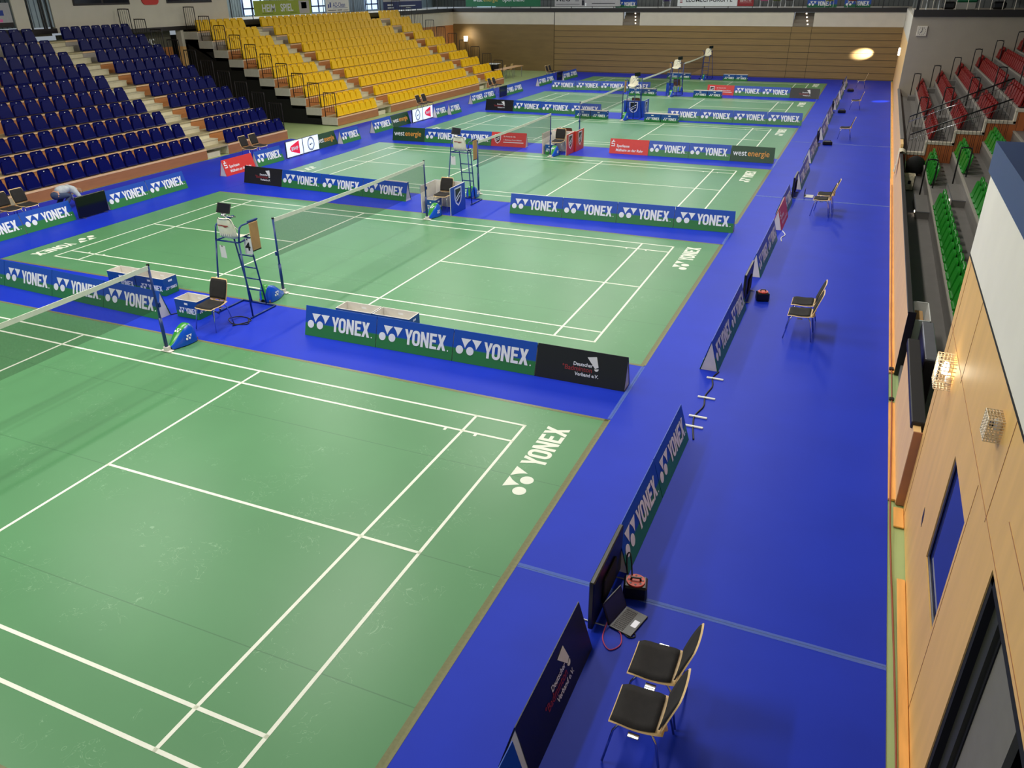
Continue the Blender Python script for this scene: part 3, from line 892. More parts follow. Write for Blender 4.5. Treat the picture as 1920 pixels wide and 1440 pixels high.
# ------------------------------------------------------------------ nets and posts
post_pole = MB().tube([(0, 0, 0.04), (0, 0, 1.55)], 0.020, 10).tube([(0, 0, 0.04), (0, 0, 0.62)], 0.030, 10).mesh('pole', M['darkblue'], True)
post_plate = MB().bbox((-0.11, -0.05, 0.0), (0.11, 0.05, 0.02), 0.005).bbox((-0.045, -0.04, 0.02), (0.045, 0.05, 0.09), 0.008).mesh('base_plate', M['foam'])
post_cap = MB().cyl((0, 0), 0.026, 1.54, 1.565, 10).mesh('cap', M['black'])
post_crank = MB().bbox((-0.03, 0.015, 0.80), (0.03, 0.055, 0.88), 0.006).mesh('winder', M['darkblue'])
def cover_rows(w, y0=0.06, L=0.57):
    rows = []
    for i in range(15):
        f = i / 14
        y = y0 + L * f
        h = 0.07 + 0.27 * math.sin(min(1, f * 1.25) * PI / 2) ** 1.3 if f < 0.8 else 0.34 * math.cos((f - 0.8) / 0.2 * PI / 2.3)
        ww = w * (0.35 + 0.65 * math.sin(min(1, f * 1.5) * PI / 2)) * (1 if f < 0.8 else math.cos((f - 0.8) / 0.2 * PI / 2.6))
        rows.append((y, h, ww))
    return rows
def cover_side(s):
    mb = MB(); R = []
    for y, h, ww in cover_rows(0.17):
        row = []
        for k in range(7):
            a = k / 6 * PI / 2.6
            row.append((s * (ww * math.cos(a * 0.9)), y, max(0.012, h * math.sin(a) / math.sin(PI / 2.6) * 0.97)))
        R.append(row)
    mb.surf(R)
    return mb
cov_b = cover_side(1); 
for v in [cover_side(-1)]:
    cov_b.add(v.v, v.f)
cov_blue = cov_b.mesh('cover_side', M['bagblue'], True)
def cover_top():
    mb = MB(); R = []
    for y, h, ww in cover_rows(0.17):
        a0 = ww * math.cos(PI / 2.6 * 0.9)
        R.append([(a0 * (1 - 2 * k / 4), y, h * 0.97 + 0.012 * math.sin(PI * k / 4)) for k in range(5)])
    mb.surf(R)
    return mb
cov_green = cover_top().mesh('cover_top', M['baggreen'], True)
def cover_mark(s):
    # printed marks follow the curved cover
    mb = MB()
    def hh(y):
        f = (y - 0.06) / 0.57
        return 0.07 + 0.27 * math.sin(min(1, f * 1.25) * PI / 2) ** 1.3
    if s == 0:
        yonex_mark(mb, -0.06, 0.28, 0.066, lambda u, v, w: (u, v, hh(v) * 0.97 + 0.013 + w), 0.002)
    else:
        def fn(u, v, w):
            y = 0.38 + s * u
            return (s * (0.17 * math.cos(0.9 * math.asin(min(1, v / hh(y) * 0.955))) + 0.003 + w), y, v)
        yonex_mark(mb, -0.075, 0.10, 0.08, fn, 0.002)
    return mb.mesh('cover_mark', M['white'])
cov_mark = [cover_mark(s) for s in (0, 1, -1)]
wheel_me = [MB().tube([(s - 0.015, 0.56, 0.035), (s + 0.015, 0.56, 0.035)], 0.034, 12).mesh('wheel', M['brown']) for s in (-0.12, 0.12)]
def net_post(x, y, out, label):
    # out = +1: weight cover stands on the far side of the post, -1: on the near side
    t = thing('net_post', label, 'net post', (x, y, 0.003), 0 if out > 0 else PI, 'net posts')
    link('pole', post_pole, t); link('base_plate', post_plate, t); link('cap', post_cap, t); link('winder', post_crank, t)
    link('cover_side', cov_blue, t); link('cover_top', cov_green, t); [link('cover_mark', q, t) for q in cov_mark]; [link('wheel', q, t) for q in wheel_me]
    return t
def net(y, label):
    t = thing('badminton_net', label, 'net', (6.7, y, 0), 0, 'badminton nets')
    def zt(f): return 1.55 - 0.026 * math.sin(PI * f)
    R = []; A = []; T = []
    n = 24
    for i in range(n + 1):
        f = i / n
        yy = 0.03 + 6.04 * f
        z = zt(f)
        R.append([(0, yy, z - 0.075), (0, yy, z - 0.76)])
        A.append([(-0.006, yy, z - 0.075), (-0.006, yy, z), (0.006, yy, z), (0.006, yy, z - 0.075)])
    MB().surf(R).build('mesh_netting', M['netmesh'], t)
    MB().surf(A).build('top_tape', M['line'], t)
    MB().tube([(0, 0.02, 1.54)] + [(0, 0.03 + 6.04 * i / 12, zt(i / 12) - 0.002) for i in range(13)] + [(0, 6.08, 1.54)], 0.004, 5).build('cord', M['line'], t)
    return t
near_l = {1: 'near post of the second net, beside the umpire chair with sheet 4', 2: 'near post of the third net, beside the taller umpire chair',
          3: 'near post of the fourth net, in front of the red booths', 4: 'near post of the fifth net, half hidden by an umpire chair', 5: 'near post of the farthest net, half hidden by an umpire chair'}
far_l = {0: 'far post of the nearest net, its cover beside the black chair', 1: 'far post of the second net, standing before the blue shield booth', 2: 'far post of the third net, standing before the red booths',
         3: 'far post of the fourth net, before the square blue booth', 4: 'far post of the fifth net, under the second umpire chair from the back', 5: 'far post of the farthest net, under the last umpire chair'}
nn = ['nearest net, cut off by the left edge of the picture', 'second net, across the court with the sheet 4 chair', 'third net, above the shining court', 'fourth net, across the court behind the red booths',
      'fifth net, above the court behind the square blue booth', 'farthest net, in front of the grooved wall']
for i, y in enumerate(DY):
    net(y, 'white taped badminton ' + nn[i])
    net_post(6.68, y + 6.10, 1, 'dark blue ' + far_l[i])
    if i:
        net_post(6.70, y + 0.0, -1, 'dark blue ' + near_l[i])

# ------------------------------------------------------------------ upholstered stacking chairs
def sheet(rows, th):
    # closed slab from a grid of points, thickness along local normal (approximate, offset given)
    mb = MB()
    mb.surf(rows)
    low = [[(p[0], p[1] + th[1], p[2] + th[2]) for p in r] for r in rows]
    n = len(mb.v)
    mb.surf(low)
    h = len(rows); w = len(rows[0])
    for i in range(h - 1):
        mb.f += [(i * w, (i + 1) * w, n + (i + 1) * w, n + i * w), ((i + 1) * w + w - 1, i * w + w - 1, n + i * w + w - 1, n + (i + 1) * w + w - 1)]
        mb.m += [0, 0]
    for j in range(w - 1):
        mb.f += [(j + 1, j, n + j, n + j + 1), ((h - 1) * w + j, (h - 1) * w + j + 1, n + (h - 1) * w + j + 1, n + (h - 1) * w + j)]
        mb.m += [0, 0]
    return mb
def seat_rows(w, y0, y1, z, dz=0.0):
    R = []
    for i in range(9):
        f = i / 8
        y = y0 + (y1 - y0) * f
        ww = w * (0.94 + 0.06 * math.sin(PI * f)) * (1 if 0 < i < 8 else 0.96)
        zz = z - 0.028 * max(0, (0.25 - f) / 0.25) ** 2 - 0.018 * math.sin(PI * min(1, f * 1.1)) + dz
        R.append([(ww / 2 * (2 * k / 6 - 1), y, zz + 0.01 * (2 * k / 6 - 1) ** 2) for k in range(7)])
    return R
def back_rows(w, z0, z1, off=0.0):
    R = []
    for i in range(9):
        f = i / 8
        z = z0 + (z1 - z0) * f
        ww = w * (0.93 + 0.07 * math.sin(PI * f)) * (1 if i < 8 else 0.94)
        yy = 0.185 + 0.10 * f + 0.02 * f * f + off
        R.append([(ww / 2 * (2 * k / 6 - 1), yy - 0.02 * (1 - (2 * k / 6 - 1) ** 2) * -1 * 0.5, z) for k in range(7)])
    return R
ch_seat = sheet(seat_rows(0.42, -0.215, 0.215, 0.452), (0, 0, -0.012)).mesh('seat_shell', M['ply'], True)
ch_cush = sheet(seat_rows(0.405, -0.205, 0.15, 0.466), (0, 0, -0.015)).mesh('seat_cushion', M['cloth'], True)
ch_back = sheet(back_rows(0.40, 0.475, 0.85), (0, 0.012, 0)).mesh('back_shell', M['ply'], True)
ch_bcush = sheet(back_rows(0.385, 0.50, 0.835, -0.013), (0, 0.012, 0)).mesh('back_cushion', M['cloth'], True)
ch_join = MB().tube([(-0.12, 0.19, 0.44), (-0.12, 0.225, 0.46), (-0.12, 0.205, 0.53)], 0.016, 6).tube([(0.12, 0.19, 0.44), (0.12, 0.225, 0.46), (0.12, 0.205, 0.53)], 0.016, 6).mesh('back_bracket', M['ply'], True)
def chair_leg(sx, sy):
    return MB().tube([(sx * 0.165, sy * 0.04, 0.432), (sx * 0.185, sy * 0.13, 0.425), (sx * 0.20, sy * 0.17, 0.36), (sx * 0.235, sy * 0.235, 0.012)], 0.0105, 8)
ch_legs = [chair_leg(a, b).mesh('leg', M['chrome'], True) for a in (-1, 1) for b in (-1, 1)]
ch_bar = MB().tube([(-0.165, 0, 0.43), (0.165, 0, 0.43)], 0.010, 6).tube([(-0.165, -0.05, 0.43), (-0.165, 0.05, 0.43)], 0.011, 6).tube([(0.165, -0.05, 0.43), (0.165, 0.05, 0.43)], 0.011, 6).mesh('frame_bar', M['chrome'], True)
ch_link = [MB().bbox((s * 0.235 - 0.025, -0.045, 0.405), (s * 0.235 + 0.025, 0.045, 0.416), 0.005).mesh('row_connector', M['chrome']) for s in (-1, 1)]
brown_back = sheet(back_rows(0.40, 0.475, 0.85), (0, 0.012, 0)).mesh('back_shell', M['walnut'], True)
def chair(x, y, facing, label, group, z=0.0):
    # facing: angle of the direction the sitter looks
    t = thing('stacking_chair', label, 'chair', (x, y, z), facing + PI / 2, group)
    for nm, me in (('seat_shell', ch_seat), ('seat_cushion', ch_cush), ('back_shell', ch_back), ('back_cushion', ch_bcush), ('back_bracket', ch_join), ('frame_bar', ch_bar), ('row_connector', ch_link[0]), ('row_connector', ch_link[1])):
        link(nm, me, t)
    for me in ch_legs:
        link('leg', me, t)
    return t
G1 = 'black chairs in the right lane'
chair(16.25, 1.58, PI, 'nearest black upholstered chair, at the bottom edge of the right lane', G1)
chair(16.25, 2.10, PI, 'second nearest black upholstered chair, right behind the first by the laptop', G1)
chair(16.62, 10.86, PI, 'front chair of the second pair in the right lane', G1)
chair(16.62, 11.42, PI, 'rear chair of the second pair in the right lane', G1)
chair(16.36, 19.62, PI, 'front chair of the third pair in the right lane, on a taped join', G1)
chair(16.42, 20.20, PI, 'rear chair of the third pair in the right lane', G1)
chair(16.38, 32.3, PI, 'nearest of the three single chairs in the right lane', G1)
chair(16.46, 41.3, PI, 'middle one of the three single chairs in the right lane', G1)
chair(16.42, 51.1, PI, 'farthest of the three single chairs, close to the grooved wall', G1)
G2 = 'line judge chairs along the left lane'
for (x, y, lab) in ((-3.42, 10.80, 'left black chair behind the nearest left boards'), (-3.42, 11.30, 'right black chair beside the crouching person'),
                    (-3.4, 20.25, 'left black chair in front of the blue seats panel'), (-3.4, 20.80, 'right black chair in front of the blue seats panel'),
                    (-3.4, 33.1, 'left black chair below the middle of the yellow seats'), (-3.4, 33.7, 'right black chair below the middle of the yellow seats'),
                    (-3.4, 41.6, 'left black chair at the right end of the yellow seats'), (-3.4, 42.2, 'right black chair at the right end of the yellow seats'),
                    (-3.2, 50.4, 'left black chair behind the farthest left boards'), (-3.2, 50.95, 'right black chair behind the farthest left boards')):
    chair(x, y, 0, lab, G2)
G3 = 'service judge chairs between the courts'
chair(6.68, 7.27, -PI / 2, 'black chair standing by the net post beside the umpire chair with sheet 4', G3)
chair(6.62, 16.40, -PI / 2, 'black chair inside the blue shield booth', G3)
chair(6.66, 25.50, -PI / 2, 'black chair inside the nearer red booth', G3)
for (x, y, lab) in ((6.82, 26.30, 'chair seen from behind inside the farther red booth'), (6.85, 35.85, 'chair seen from behind inside the square blue booth'),
                    (6.80, 44.75, 'chair seen from behind by the second umpire chair from the back')):
    c = chair(x, y, PI / 2, lab, G3)
    for k in [o for o in D.objects if o.parent == c and o.name.startswith('back_shell')]:
        k.data = brown_back

# ------------------------------------------------------------------ umpire chairs (local front = +y)
def shell_grid(inner):
    R = []
    prof = [(0.20, -0.03), (0.19, 0.0), (0.12, 0.0), (0.02, -0.005), (-0.08, 0.0), (-0.15, 0.03), (-0.185, 0.10), (-0.205, 0.20), (-0.22, 0.30), (-0.235, 0.38), (-0.245, 0.415)]
    for i, (y, z) in enumerate(prof):
        w = [0.19, 0.20, 0.21, 0.21, 0.21, 0.205, 0.205, 0.20, 0.19, 0.165, 0.12][i]
        row = []
        for k in range(9):
            s = 2 * k / 8 - 1
            lift = 0.05 * abs(s) ** 3 if i < 5 else 0
            fwd = 0.05 * abs(s) ** 3 if i >= 5 else 0
            row.append((w * s, y + fwd, z + lift))
        R.append(row)
    return R
um_shell = sheet(shell_grid(0), (0, -0.008, -0.010)).mesh('seat_shell', M['cream'], True)
um_print = MB()
for (x0, x1, z0, z1) in ((-0.13, -0.02, 0.262, 0.280), (-0.02, 0.10, 0.256, 0.275), (0.0, 0.06, 0.240, 0.250)):
    um_print.box((x0, -0.232, z0), (x1, -0.2275, z1))
um_print = um_print.mesh('shell_print', M['dred'])
um_slots = MB()
for k in range(6):
    um_slots.box((-0.13 + 0.048 * k, -0.218, 0.075), (-0.112 + 0.048 * k, -0.206, 0.115))
um_slots_me = um_slots.mesh('shell_slots', M['foam'])
SZ = 1.45
def um_parts():
    P = []
    tb = lambda pts, nm='frame_tube', r=0.016, m='darkblue': P.append((nm, MB().tube(pts, r, 8).mesh(nm, M[m], True)))
    # rear legs, armrests, base bars
    for s in (-1, 1):
        tb([(s * 0.40, -0.30, 0.015), (s * 0.27, -0.20, SZ - 0.03)], 'leg')
        tb([(s * 0.27, -0.20, SZ - 0.03), (s * 0.275, -0.14, SZ + 0.22), (s * 0.275, -0.08, SZ + 0.26), (s * 0.275, 0.34, SZ + 0.27)], 'armrest')
        tb([(s * 0.40, -0.36, 0.017), (s * 0.40, 0.36, 0.017)], 'base_bar', 0.017)
        tb([(s * 0.18, 0.36, 0.02), (s * 0.18, 0.16, SZ - 0.02)], 'ladder_rail')
    tb([(-0.40, 0.36, 0.017), (0.40, 0.36, 0.017)], 'base_bar', 0.017)
    for s in (-1, 1):
        tb([(s * 0.27, -0.20, SZ - 0.03), (s * 0.22, 0.16, SZ - 0.03)], 'seat_bar')
    tb([(-0.27, -0.20, SZ - 0.03), (0.27, -0.20, SZ - 0.03)], 'seat_bar')
    tb([(-0.22, 0.16, SZ - 0.03), (0.22, 0.16, SZ - 0.03)], 'seat_bar')
    for z in (0.30, 0.54, 0.78, 1.03):
        y = 0.36 - 0.20 * z / SZ
        tb([(-0.18, y, z), (0.18, y, z)], 'rung', 0.014)
    for s in (-1, 1):
        P.append(('arm_pad', MB().bbox((s * 0.275 - 0.022, 0.10, SZ + 0.275), (s * 0.275 + 0.022, 0.36, SZ + 0.30), 0.006).mesh('arm_pad', M['darkblue'])))
    return P
UMP = um_parts()
um_tablet = MB().bbox((-0.13, -0.012, 0), (0.13, 0.0, 0.19), 0.006).mesh('tablet', M['black'])
um_tscreen = MB().box((-0.115, -0.0135, 0.012), (0.115, -0.0122, 0.178)).mesh('tablet_screen', M['glassdark'])
um_arm = MB().tube([(0.26, 0.14, -0.24), (0.10, 0.06, -0.10), (0, 0, -0.02)], 0.011, 6).bbox((-0.04, -0.01, -0.06), (0.05, 0.03, 0.0), 0.005).tube([(0.0, 0.02, -0.03), (0.20, 0.12, -0.02)], 0.012, 6).mesh('tablet_arm', M['chrome'], True)
um_board = MB().bbox((-0.012, -0.02, -0.52), (0.012, 0.20, 0.0), 0.003).mesh('writing_board', M['kraft'])
um_edge = MB().bbox((-0.014, -0.022, -0.54), (0.014, 0.202, -0.515), 0.003).mesh('board_edge', M['black'])
def umpire(x, y, rz, label, num=None, side=-1):
    t = thing('umpire_chair', label, 'umpire chair', (x, y, 0), rz, 'umpire chairs')
    link('seat_shell', um_shell, t, (0, 0, SZ)); link('shell_print', um_print, t, (0, 0, SZ)); link('shell_slots', um_slots_me, t, (0, 0, SZ))
    for nm, me in UMP:
        link(nm, me, t)
    o = link('writing_board', um_board, t, (0.30, 0.12, SZ + 0.26)); link('board_edge', um_edge, o)
    tb = link('tablet', um_tablet, t, (-0.20, 0.02, SZ + 0.42)); tb.rotation_euler = (-0.45, 0.12, 0.3)
    link('tablet_screen', um_tscreen, tb); link('tablet_arm', um_arm, tb)
    return t
umpire(6.63, 8.20, 0, 'tall white umpire chair with a sheet reading 4, nearest to the camera')
umpire(6.70, 17.52, 0, 'tall white umpire chair beside the blue shield booth, second from the front')
umpire(6.86, 34.87, PI, 'tall white umpire chair standing before the square blue booth')
umpire(6.74, 44.35, PI, 'tall white umpire chair behind the red club board, second from the back')
umpire(6.68, 53.85, PI, 'farthest tall white umpire chair, in front of the grooved wall')
# hanging number sheets
for i, (px_, py_, rz, txt, lab) in enumerate(((6.925, 8.19, 0.12, '4', 'white paper sheet with the number 4 taped under the armrest of the nearest umpire chair'),
                                    (6.46, 8.02, -0.2, '', 'pale blank paper sheet hanging below the seat of the nearest umpire chair'),
                                    (6.52, 17.28, -0.2, '', 'pale blank paper sheet hanging below the seat of the second umpire chair'))):
    t = thing('paper_sheet', lab, 'paper sheet', (px_, py_, 1.15 if txt else 1.08), rz)
    h = 0.30 if txt else 0.24
    MB().add([(-.08, 0, 0), (.08, 0.01, 0), (.085, 0, h), (-.08, 0, h), (-.08, .002, 0), (.08, .012, 0), (.085, .002, h), (-.08, .002, h)], [(0, 1, 2, 3), (7, 6, 5, 4), (0, 4, 5, 1), (1, 5, 6, 2), (2, 6, 7, 3), (3, 7, 4, 0)]).build('sheet', M['papers'], t)
    if txt:
        mb = MB(); put_text(mb, '4', .21, -.055, .08, lambda u, v, w: (u, -.003, v), 1.0, .006); mb.build('numeral', M['numeral'], t)
    MB().box((-.01, -.004, h - .03), (.01, .004, h)).build('tape', M['black'], t)

# ------------------------------------------------------------------ booths of board panels with a shield
def booth_panel(t, a, b, h, m):
    d = Vector((b[0] - a[0], b[1] - a[1], 0)); L = d.length; d.normalize(); n = Vector((d.y, -d.x, 0))
    P = lambda u, v, w: (a[0] + d.x * u + n.x * w, a[1] + d.y * u + n.y * w, v)
    o = MB().prism([(0, 0), (L, 0), (L, h), (0, h)], P, 0.012).build('panel', M[m], t)
    MB().prism([(0, 0), (L, 0), (L, h), (0, h)], lambda u, v, w: P(u, v, w - 0.018), 0.018).build('panel_lining', M['foam'], o)
    mb = MB(); f2 = lambda u, v, w: P(u, v, 0.0125 + w)
    A, B, C = shield(mb, L / 2, 0.17 * h / 0.72, 0.50 * h / 0.72, f2, .002)
    mb.build('shield_outline', M['white'], o)
    MB().prism(A, f2, .001).build('shield_field', M['black'], o)
    q = MB(); q.prism(B, f2, .002); q.prism(C, f2, .002); q.build('shield_stroke', M['white'], o)
def booth(x, y, rz, w, d, h, m, label):
    # U of three panels open towards local -y
    t = thing('judge_booth', label, 'booth', (x, y, 0.002), rz, 'service judge booths')
    booth_panel(t, (w / 2, 0), (w / 2, d), h, m)
    booth_panel(t, (w / 2, d), (-w / 2, d), h, m)
    booth_panel(t, (-w / 2, d), (-w / 2, 0), h, m)
    return t
booth(6.64, 15.93, 0, 0.92, 0.86, 0.74, 'shieldblue', 'blue booth with white shield emblem around a black chair, near the third net')
booth(6.66, 25.08, 0, 0.94, 0.84, 0.74, 'boothred', 'nearer one of the two red booths with shield emblems')
booth(6.72, 26.86, PI, 0.94, 0.88, 0.74, 'boothred', 'farther one of the two red booths with shield emblems')
booth(6.82, 36.30, PI, 0.96, 0.98, 0.74, 'shieldblue', 'square blue booth with shield emblems behind an umpire chair')
tag(MB().prism([(0, 0), (0.42, 0), (0.42, 0.62), (0, 0.62)], lambda u, v, w: (6.18 + u, 44.62 + w, v), 0.02).build('screen_panel', M['shieldblue']), 'small plain blue panel beside the second umpire chair from the back', 'panel')

# ------------------------------------------------------------------ racket boxes
def bin_parts():
    w, d, h, t = 0.76, 0.36, 0.355, 0.012
    P = []
    b = MB()
    b.box((0, 0, 0.0), (w, t, h)).box((0, d - t, 0.0), (w, d, h)).box((0, t, 0.0), (t, d - t, h)).box((w - t, t, 0.0), (w, d - t, h)).box((t, t, 0.0), (w - t, d - t, t))
    P.append(('box_body', b.mesh('box_body', M['boxmat'])))
    l = MB()
    e = 0.0015
    l.box((t, t, t), (w - t, t + e, h + .001)).box((t, d - t - e, t), (w - t, d - t, h + .001)).box((t, t, t), (t + e, d - t, h + .001)).box((w - t - e, t, t), (w - t, d - t, h + .001)).box((t, t, t), (w - t, d - t, t + e))
    l.box((-0.003, -0.003, h), (w + .003, t, h + .004)).box((-.003, d - t, h), (w + .003, d + .003, h + .004)).box((-.003, 0, h), (t, d, h + .004)).box((w - t, 0, h), (w + .003, d, h + .004))
    P.append(('lining', l.mesh('lining', M['foam'])))
    g = MB()
    g.bbox((w / 2 - .055, -.003, .265), (w / 2 + .055, 0.0, .305), .002).bbox((w - .0, d / 2 - .05, .265), (w + .003, d / 2 + .05, .305), .001).bbox((w / 2 - .05, d - t - .003, .265), (w / 2 + .05, d - t - .0015, .30), .0005)
    P.append(('hand_hole', g.mesh('hand_hole', M['white'])))
    q = MB()
    fn = lambda u, v, s: (u, -.002 - s, v)
    yonex_mark(q, .10, .09, .115, fn, .002); yonex_word(q, .335, .09, .115, fn, .002)
    f2 = lambda u, v, s: (w + .002 + s, u, v)
    yonex_mark(q, .035, .11, .055, f2, .002); yonex_word(q, .15, .11, .055, f2, .002)
    P.append(('lettering', q.mesh('lettering', M['white'])))
    return P
BIN = bin_parts()
def racket_box(x, y, rz, label, s=1.0):
    t = thing('racket_box', label, 'box', (x, y, 0.002), rz, 'blue and green racket boxes')
    for nm, me in BIN:
        link(nm, me, t)
    t.scale = (s, 1, 1)
    return t
for (x, y, where) in ((3.04, 8.16, 'beside the left end of the nearest board row'), (8.76, 8.17, 'behind the nearest board row right of the net'), (4.30, 34.15, 'below the fourth row of boards, left of the booth'),
                      (7.68, 34.10, 'below the fourth row of boards, right of the booth'), (4.26, 43.62, 'left of the second umpire chair from the back'), (7.95, 43.72, 'right of the second umpire chair from the back'),
                      (4.22, 53.15, 'by the grooved wall, left of the last umpire chair'), (7.94, 53.2, 'by the grooved wall, right of the last umpire chair')):
    racket_box(x, y, 0, 'left blue green box ' + where)
    racket_box(x + 0.785, y, 0, 'right blue green box ' + where)
racket_box(5.62, 7.42, 0.0, 'open blue and green box between the net post and the black chair', 0.72)
racket_box(3.95, 17.42, 0.0, 'blue and green box behind the right end of the second board row')
racket_box(6.26, 16.02, 0.0, 'blue and green box at the left inside the blue shield booth', 0.42)
racket_box(6.28, 25.12, 0.0, 'blue and green box at the left inside the nearer red booth', 0.42)

# ------------------------------------------------------------------ laptop, reel, cables
t = thing('laptop', 'open laptop on the blue mat behind the nearest flat screen', 'laptop', (15.79, 2.92, 0), -PI / 2 - 0.25 + PI)
MB().bbox((-0.17, -0.12, 0), (0.17, 0.12, 0.018), 0.004).build('base', M['black'], t)
kb = MB()
for r in range(5):
    for c in range(12):
        kb.box((-0.15 + c * 0.0252, -0.02 + r * 0.0245, 0.018), (-0.129 + c * 0.0252, 0.0 + r * 0.0245, 0.021))
kb.build('keyboard', M['rail'], t)
MB().box((-0.05, -0.10, 0.018), (0.05, -0.045, 0.0192)).build('touchpad', M['silver'], t)
l = MB().add([(-.17, .12, .018), (.17, .12, .018), (.17, .20, .24), (-.17, .20, .24), (-.17, .13, .018), (.17, .13, .018), (.17, .21, .24), (-.17, .21, .24)],
             [(0, 1, 2, 3), (7, 6, 5, 4), (0, 4, 5, 1), (1, 5, 6, 2), (2, 6, 7, 3), (3, 7, 4, 0)]).build('lid', M['black'], t)
MB().add([(-.155, .1215, .032), (.155, .1215, .032), (.155, .1935, .228), (-.155, .1935, .228)], [(0, 1, 2, 3)]).build('display', M['navy'], l)
def reel(x, y, rz, label, s=1.0):
    t = thing('cable_reel', label, 'cable reel', (x, y, 0.0), rz, 'cable reels of the right lane')
    MB().bbox((-0.12 * s, -0.10 * s, 0), (0.12 * s, 0.10 * s, 0.17 * s), 0.02).build('case', M['black'], t)
    d = MB().cyl((0, 0), 0.095 * s, 0.17 * s, 0.185 * s, 24).build('disc', M['reelred'], t)
    h = MB()
    for k in range(8):
        a = 2 * PI * k / 8
        h.cyl((0.07 * s * math.cos(a), 0.07 * s * math.sin(a)), 0.012 * s, 0.1852 * s, 0.187 * s, 8)
    h.build('socket', M['black'], d)
    MB().tube([(-0.05 * s, 0, 0.186 * s), (-0.04 * s, 0, 0.215 * s), (0.04 * s, 0, 0.215 * s), (0.05 * s, 0, 0.186 * s)], 0.012 * s, 6).build('handle', M['black'], t)
    return t
reel(15.74, 3.33, 0.2, 'black and orange cable reel beside the laptop and the nearest screen')
reel(15.80, 12.45, 0.3, 'black and orange cable reel behind the second lane screen')
for (x, y, lab) in ((15.85, 30.75, 'small black power strip block by the fourth lane screen'), (15.92, 40.0, 'small black power strip block by the fifth lane screen'), (15.95, 49.2, 'small black power strip block by the sixth lane screen')):
    t = thing('power_block', lab, 'power strip', (x, y, 0), 0.2, 'power strips of the right lane')
    MB().bbox((-.17, -.12, 0), (.17, .12, .13), .02).build('case', M['black'], t)
    MB().tube([(-.12, 0, .13), (-.1, 0, .17), (.1, 0, .17), (.12, 0, .13)], .012, 6).build('handle', M['black'], t)
t = thing('laptop', 'open laptop with papers on the mat beside the third chair pair', 'laptop', (15.92, 21.7, 0), PI / 2)
MB().bbox((-0.17, -0.12, 0), (0.17, 0.12, 0.018), 0.004).build('base', M['papers'], t)
MB().bbox((-0.17, .12, .01), (.17, .132, .22), .004).build('lid', M['black'], t)
def wire(pts, r, m, label, name='cable'):
    return tag(MB().tube(pts, r, 6).build(name, M[m], None, True), label, 'cable')
def spl(pts, n=8):
    out = []
    P = [Vector(p) for p in pts]
    for i in range(len(P) - 1):
        p0 = P[max(0, i - 1)]; p1 = P[i]; p2 = P[i + 1]; p3 = P[min(len(P) - 1, i + 2)]
        for k in range(n):
            t_ = k / n
            out.append(0.5 * ((2 * p1) + (p2 - p0) * t_ + (2 * p0 - 5 * p1 + 4 * p2 - p3) * t_ ** 2 + (3 * p1 - p0 - 3 * p2 + p3) * t_ ** 3))
    out.append(P[-1])
    return out
wire(spl([(15.60, 2.85, .01), (15.62, 2.62, .008), (15.72, 2.50, .008), (15.80, 2.60, .008), (15.76, 2.74, .008), (15.66, 2.80, .008)]), .006, 'cablepink', 'looped pink cable on the mat under the laptop')
wire(spl([(15.74, 2.80, .012), (15.84, 2.72, .008), (15.90, 2.76, .008), (15.84, 2.84, .008), (15.78, 2.78, .008)]), .006, 'cableblack', 'short black cable curled beside the laptop')
wire(spl([(15.66, 3.36, .03), (15.58, 3.55, .25), (15.62, 3.52, .34), (15.68, 3.40, .2), (15.70, 3.35, .1)]), .008, 'cableblack', 'black cable looped from the reel over the board end')
wire(spl([(15.66, 6.6, .008), (15.58, 6.95, .008), (15.54, 7.27, .008), (15.60, 7.6, .008), (15.56, 7.95, .008), (15.60, 8.3, .008), (15.55, 8.6, .008), (15.60, 8.85, .008)]), .012, 'cableblack', 'black cable bundle across the first gap between lane boards')
for k, y in enumerate((6.95, 7.25, 7.88, 8.58)):
    tag(MB().bbox((15.46, y - .02, .001), (15.72, y + .02, .022), .004).build('tape_strap', M['papers']), ['first', 'second', 'third', 'fourth'][k] + ' strip of white tape holding the cable bundle between lane boards', 'tape', 'white tape strips over the cable')
wire(spl([(15.62, 17.64, .008), (15.72, 17.3, .008), (15.66, 17.0, .008), (15.70, 16.7, .008)]), .012, 'papers', 'white cable on the mat in front of the red lane board')
wire(spl([(18.14, -3.0, .03), (18.15, 0.5, .03), (18.17, 2.0, .03), (18.16, 3.2, .03), (18.15, 4.0, .012), (18.13, 5.0, .012), (18.12, 6.0, .035), (18.14, 8.7, .035), (18.13, 12, .035), (18.14, 16, .035), (18.15, 24, .035)]), .009, 'cable', 'thin brown cable running along the foot of the right wall')
wire(spl([(6.95, 7.42, .01), (7.1, 7.75, .01), (6.8, 7.85, .01), (6.72, 7.6, .05), (6.9, 7.5, .01), (7.15, 7.6, .01), (7.0, 7.8, .01)]), .010, 'cableblack', 'tangled black cable behind the black chair by the nearest umpire chair')
wire(spl([(5.45, 7.42, .01), (5.7, 7.75, .01), (6.1, 7.86, .01), (6.3, 7.8, .01)]), .008, 'cableblack', 'black cable leading from the board end to the umpire chair')

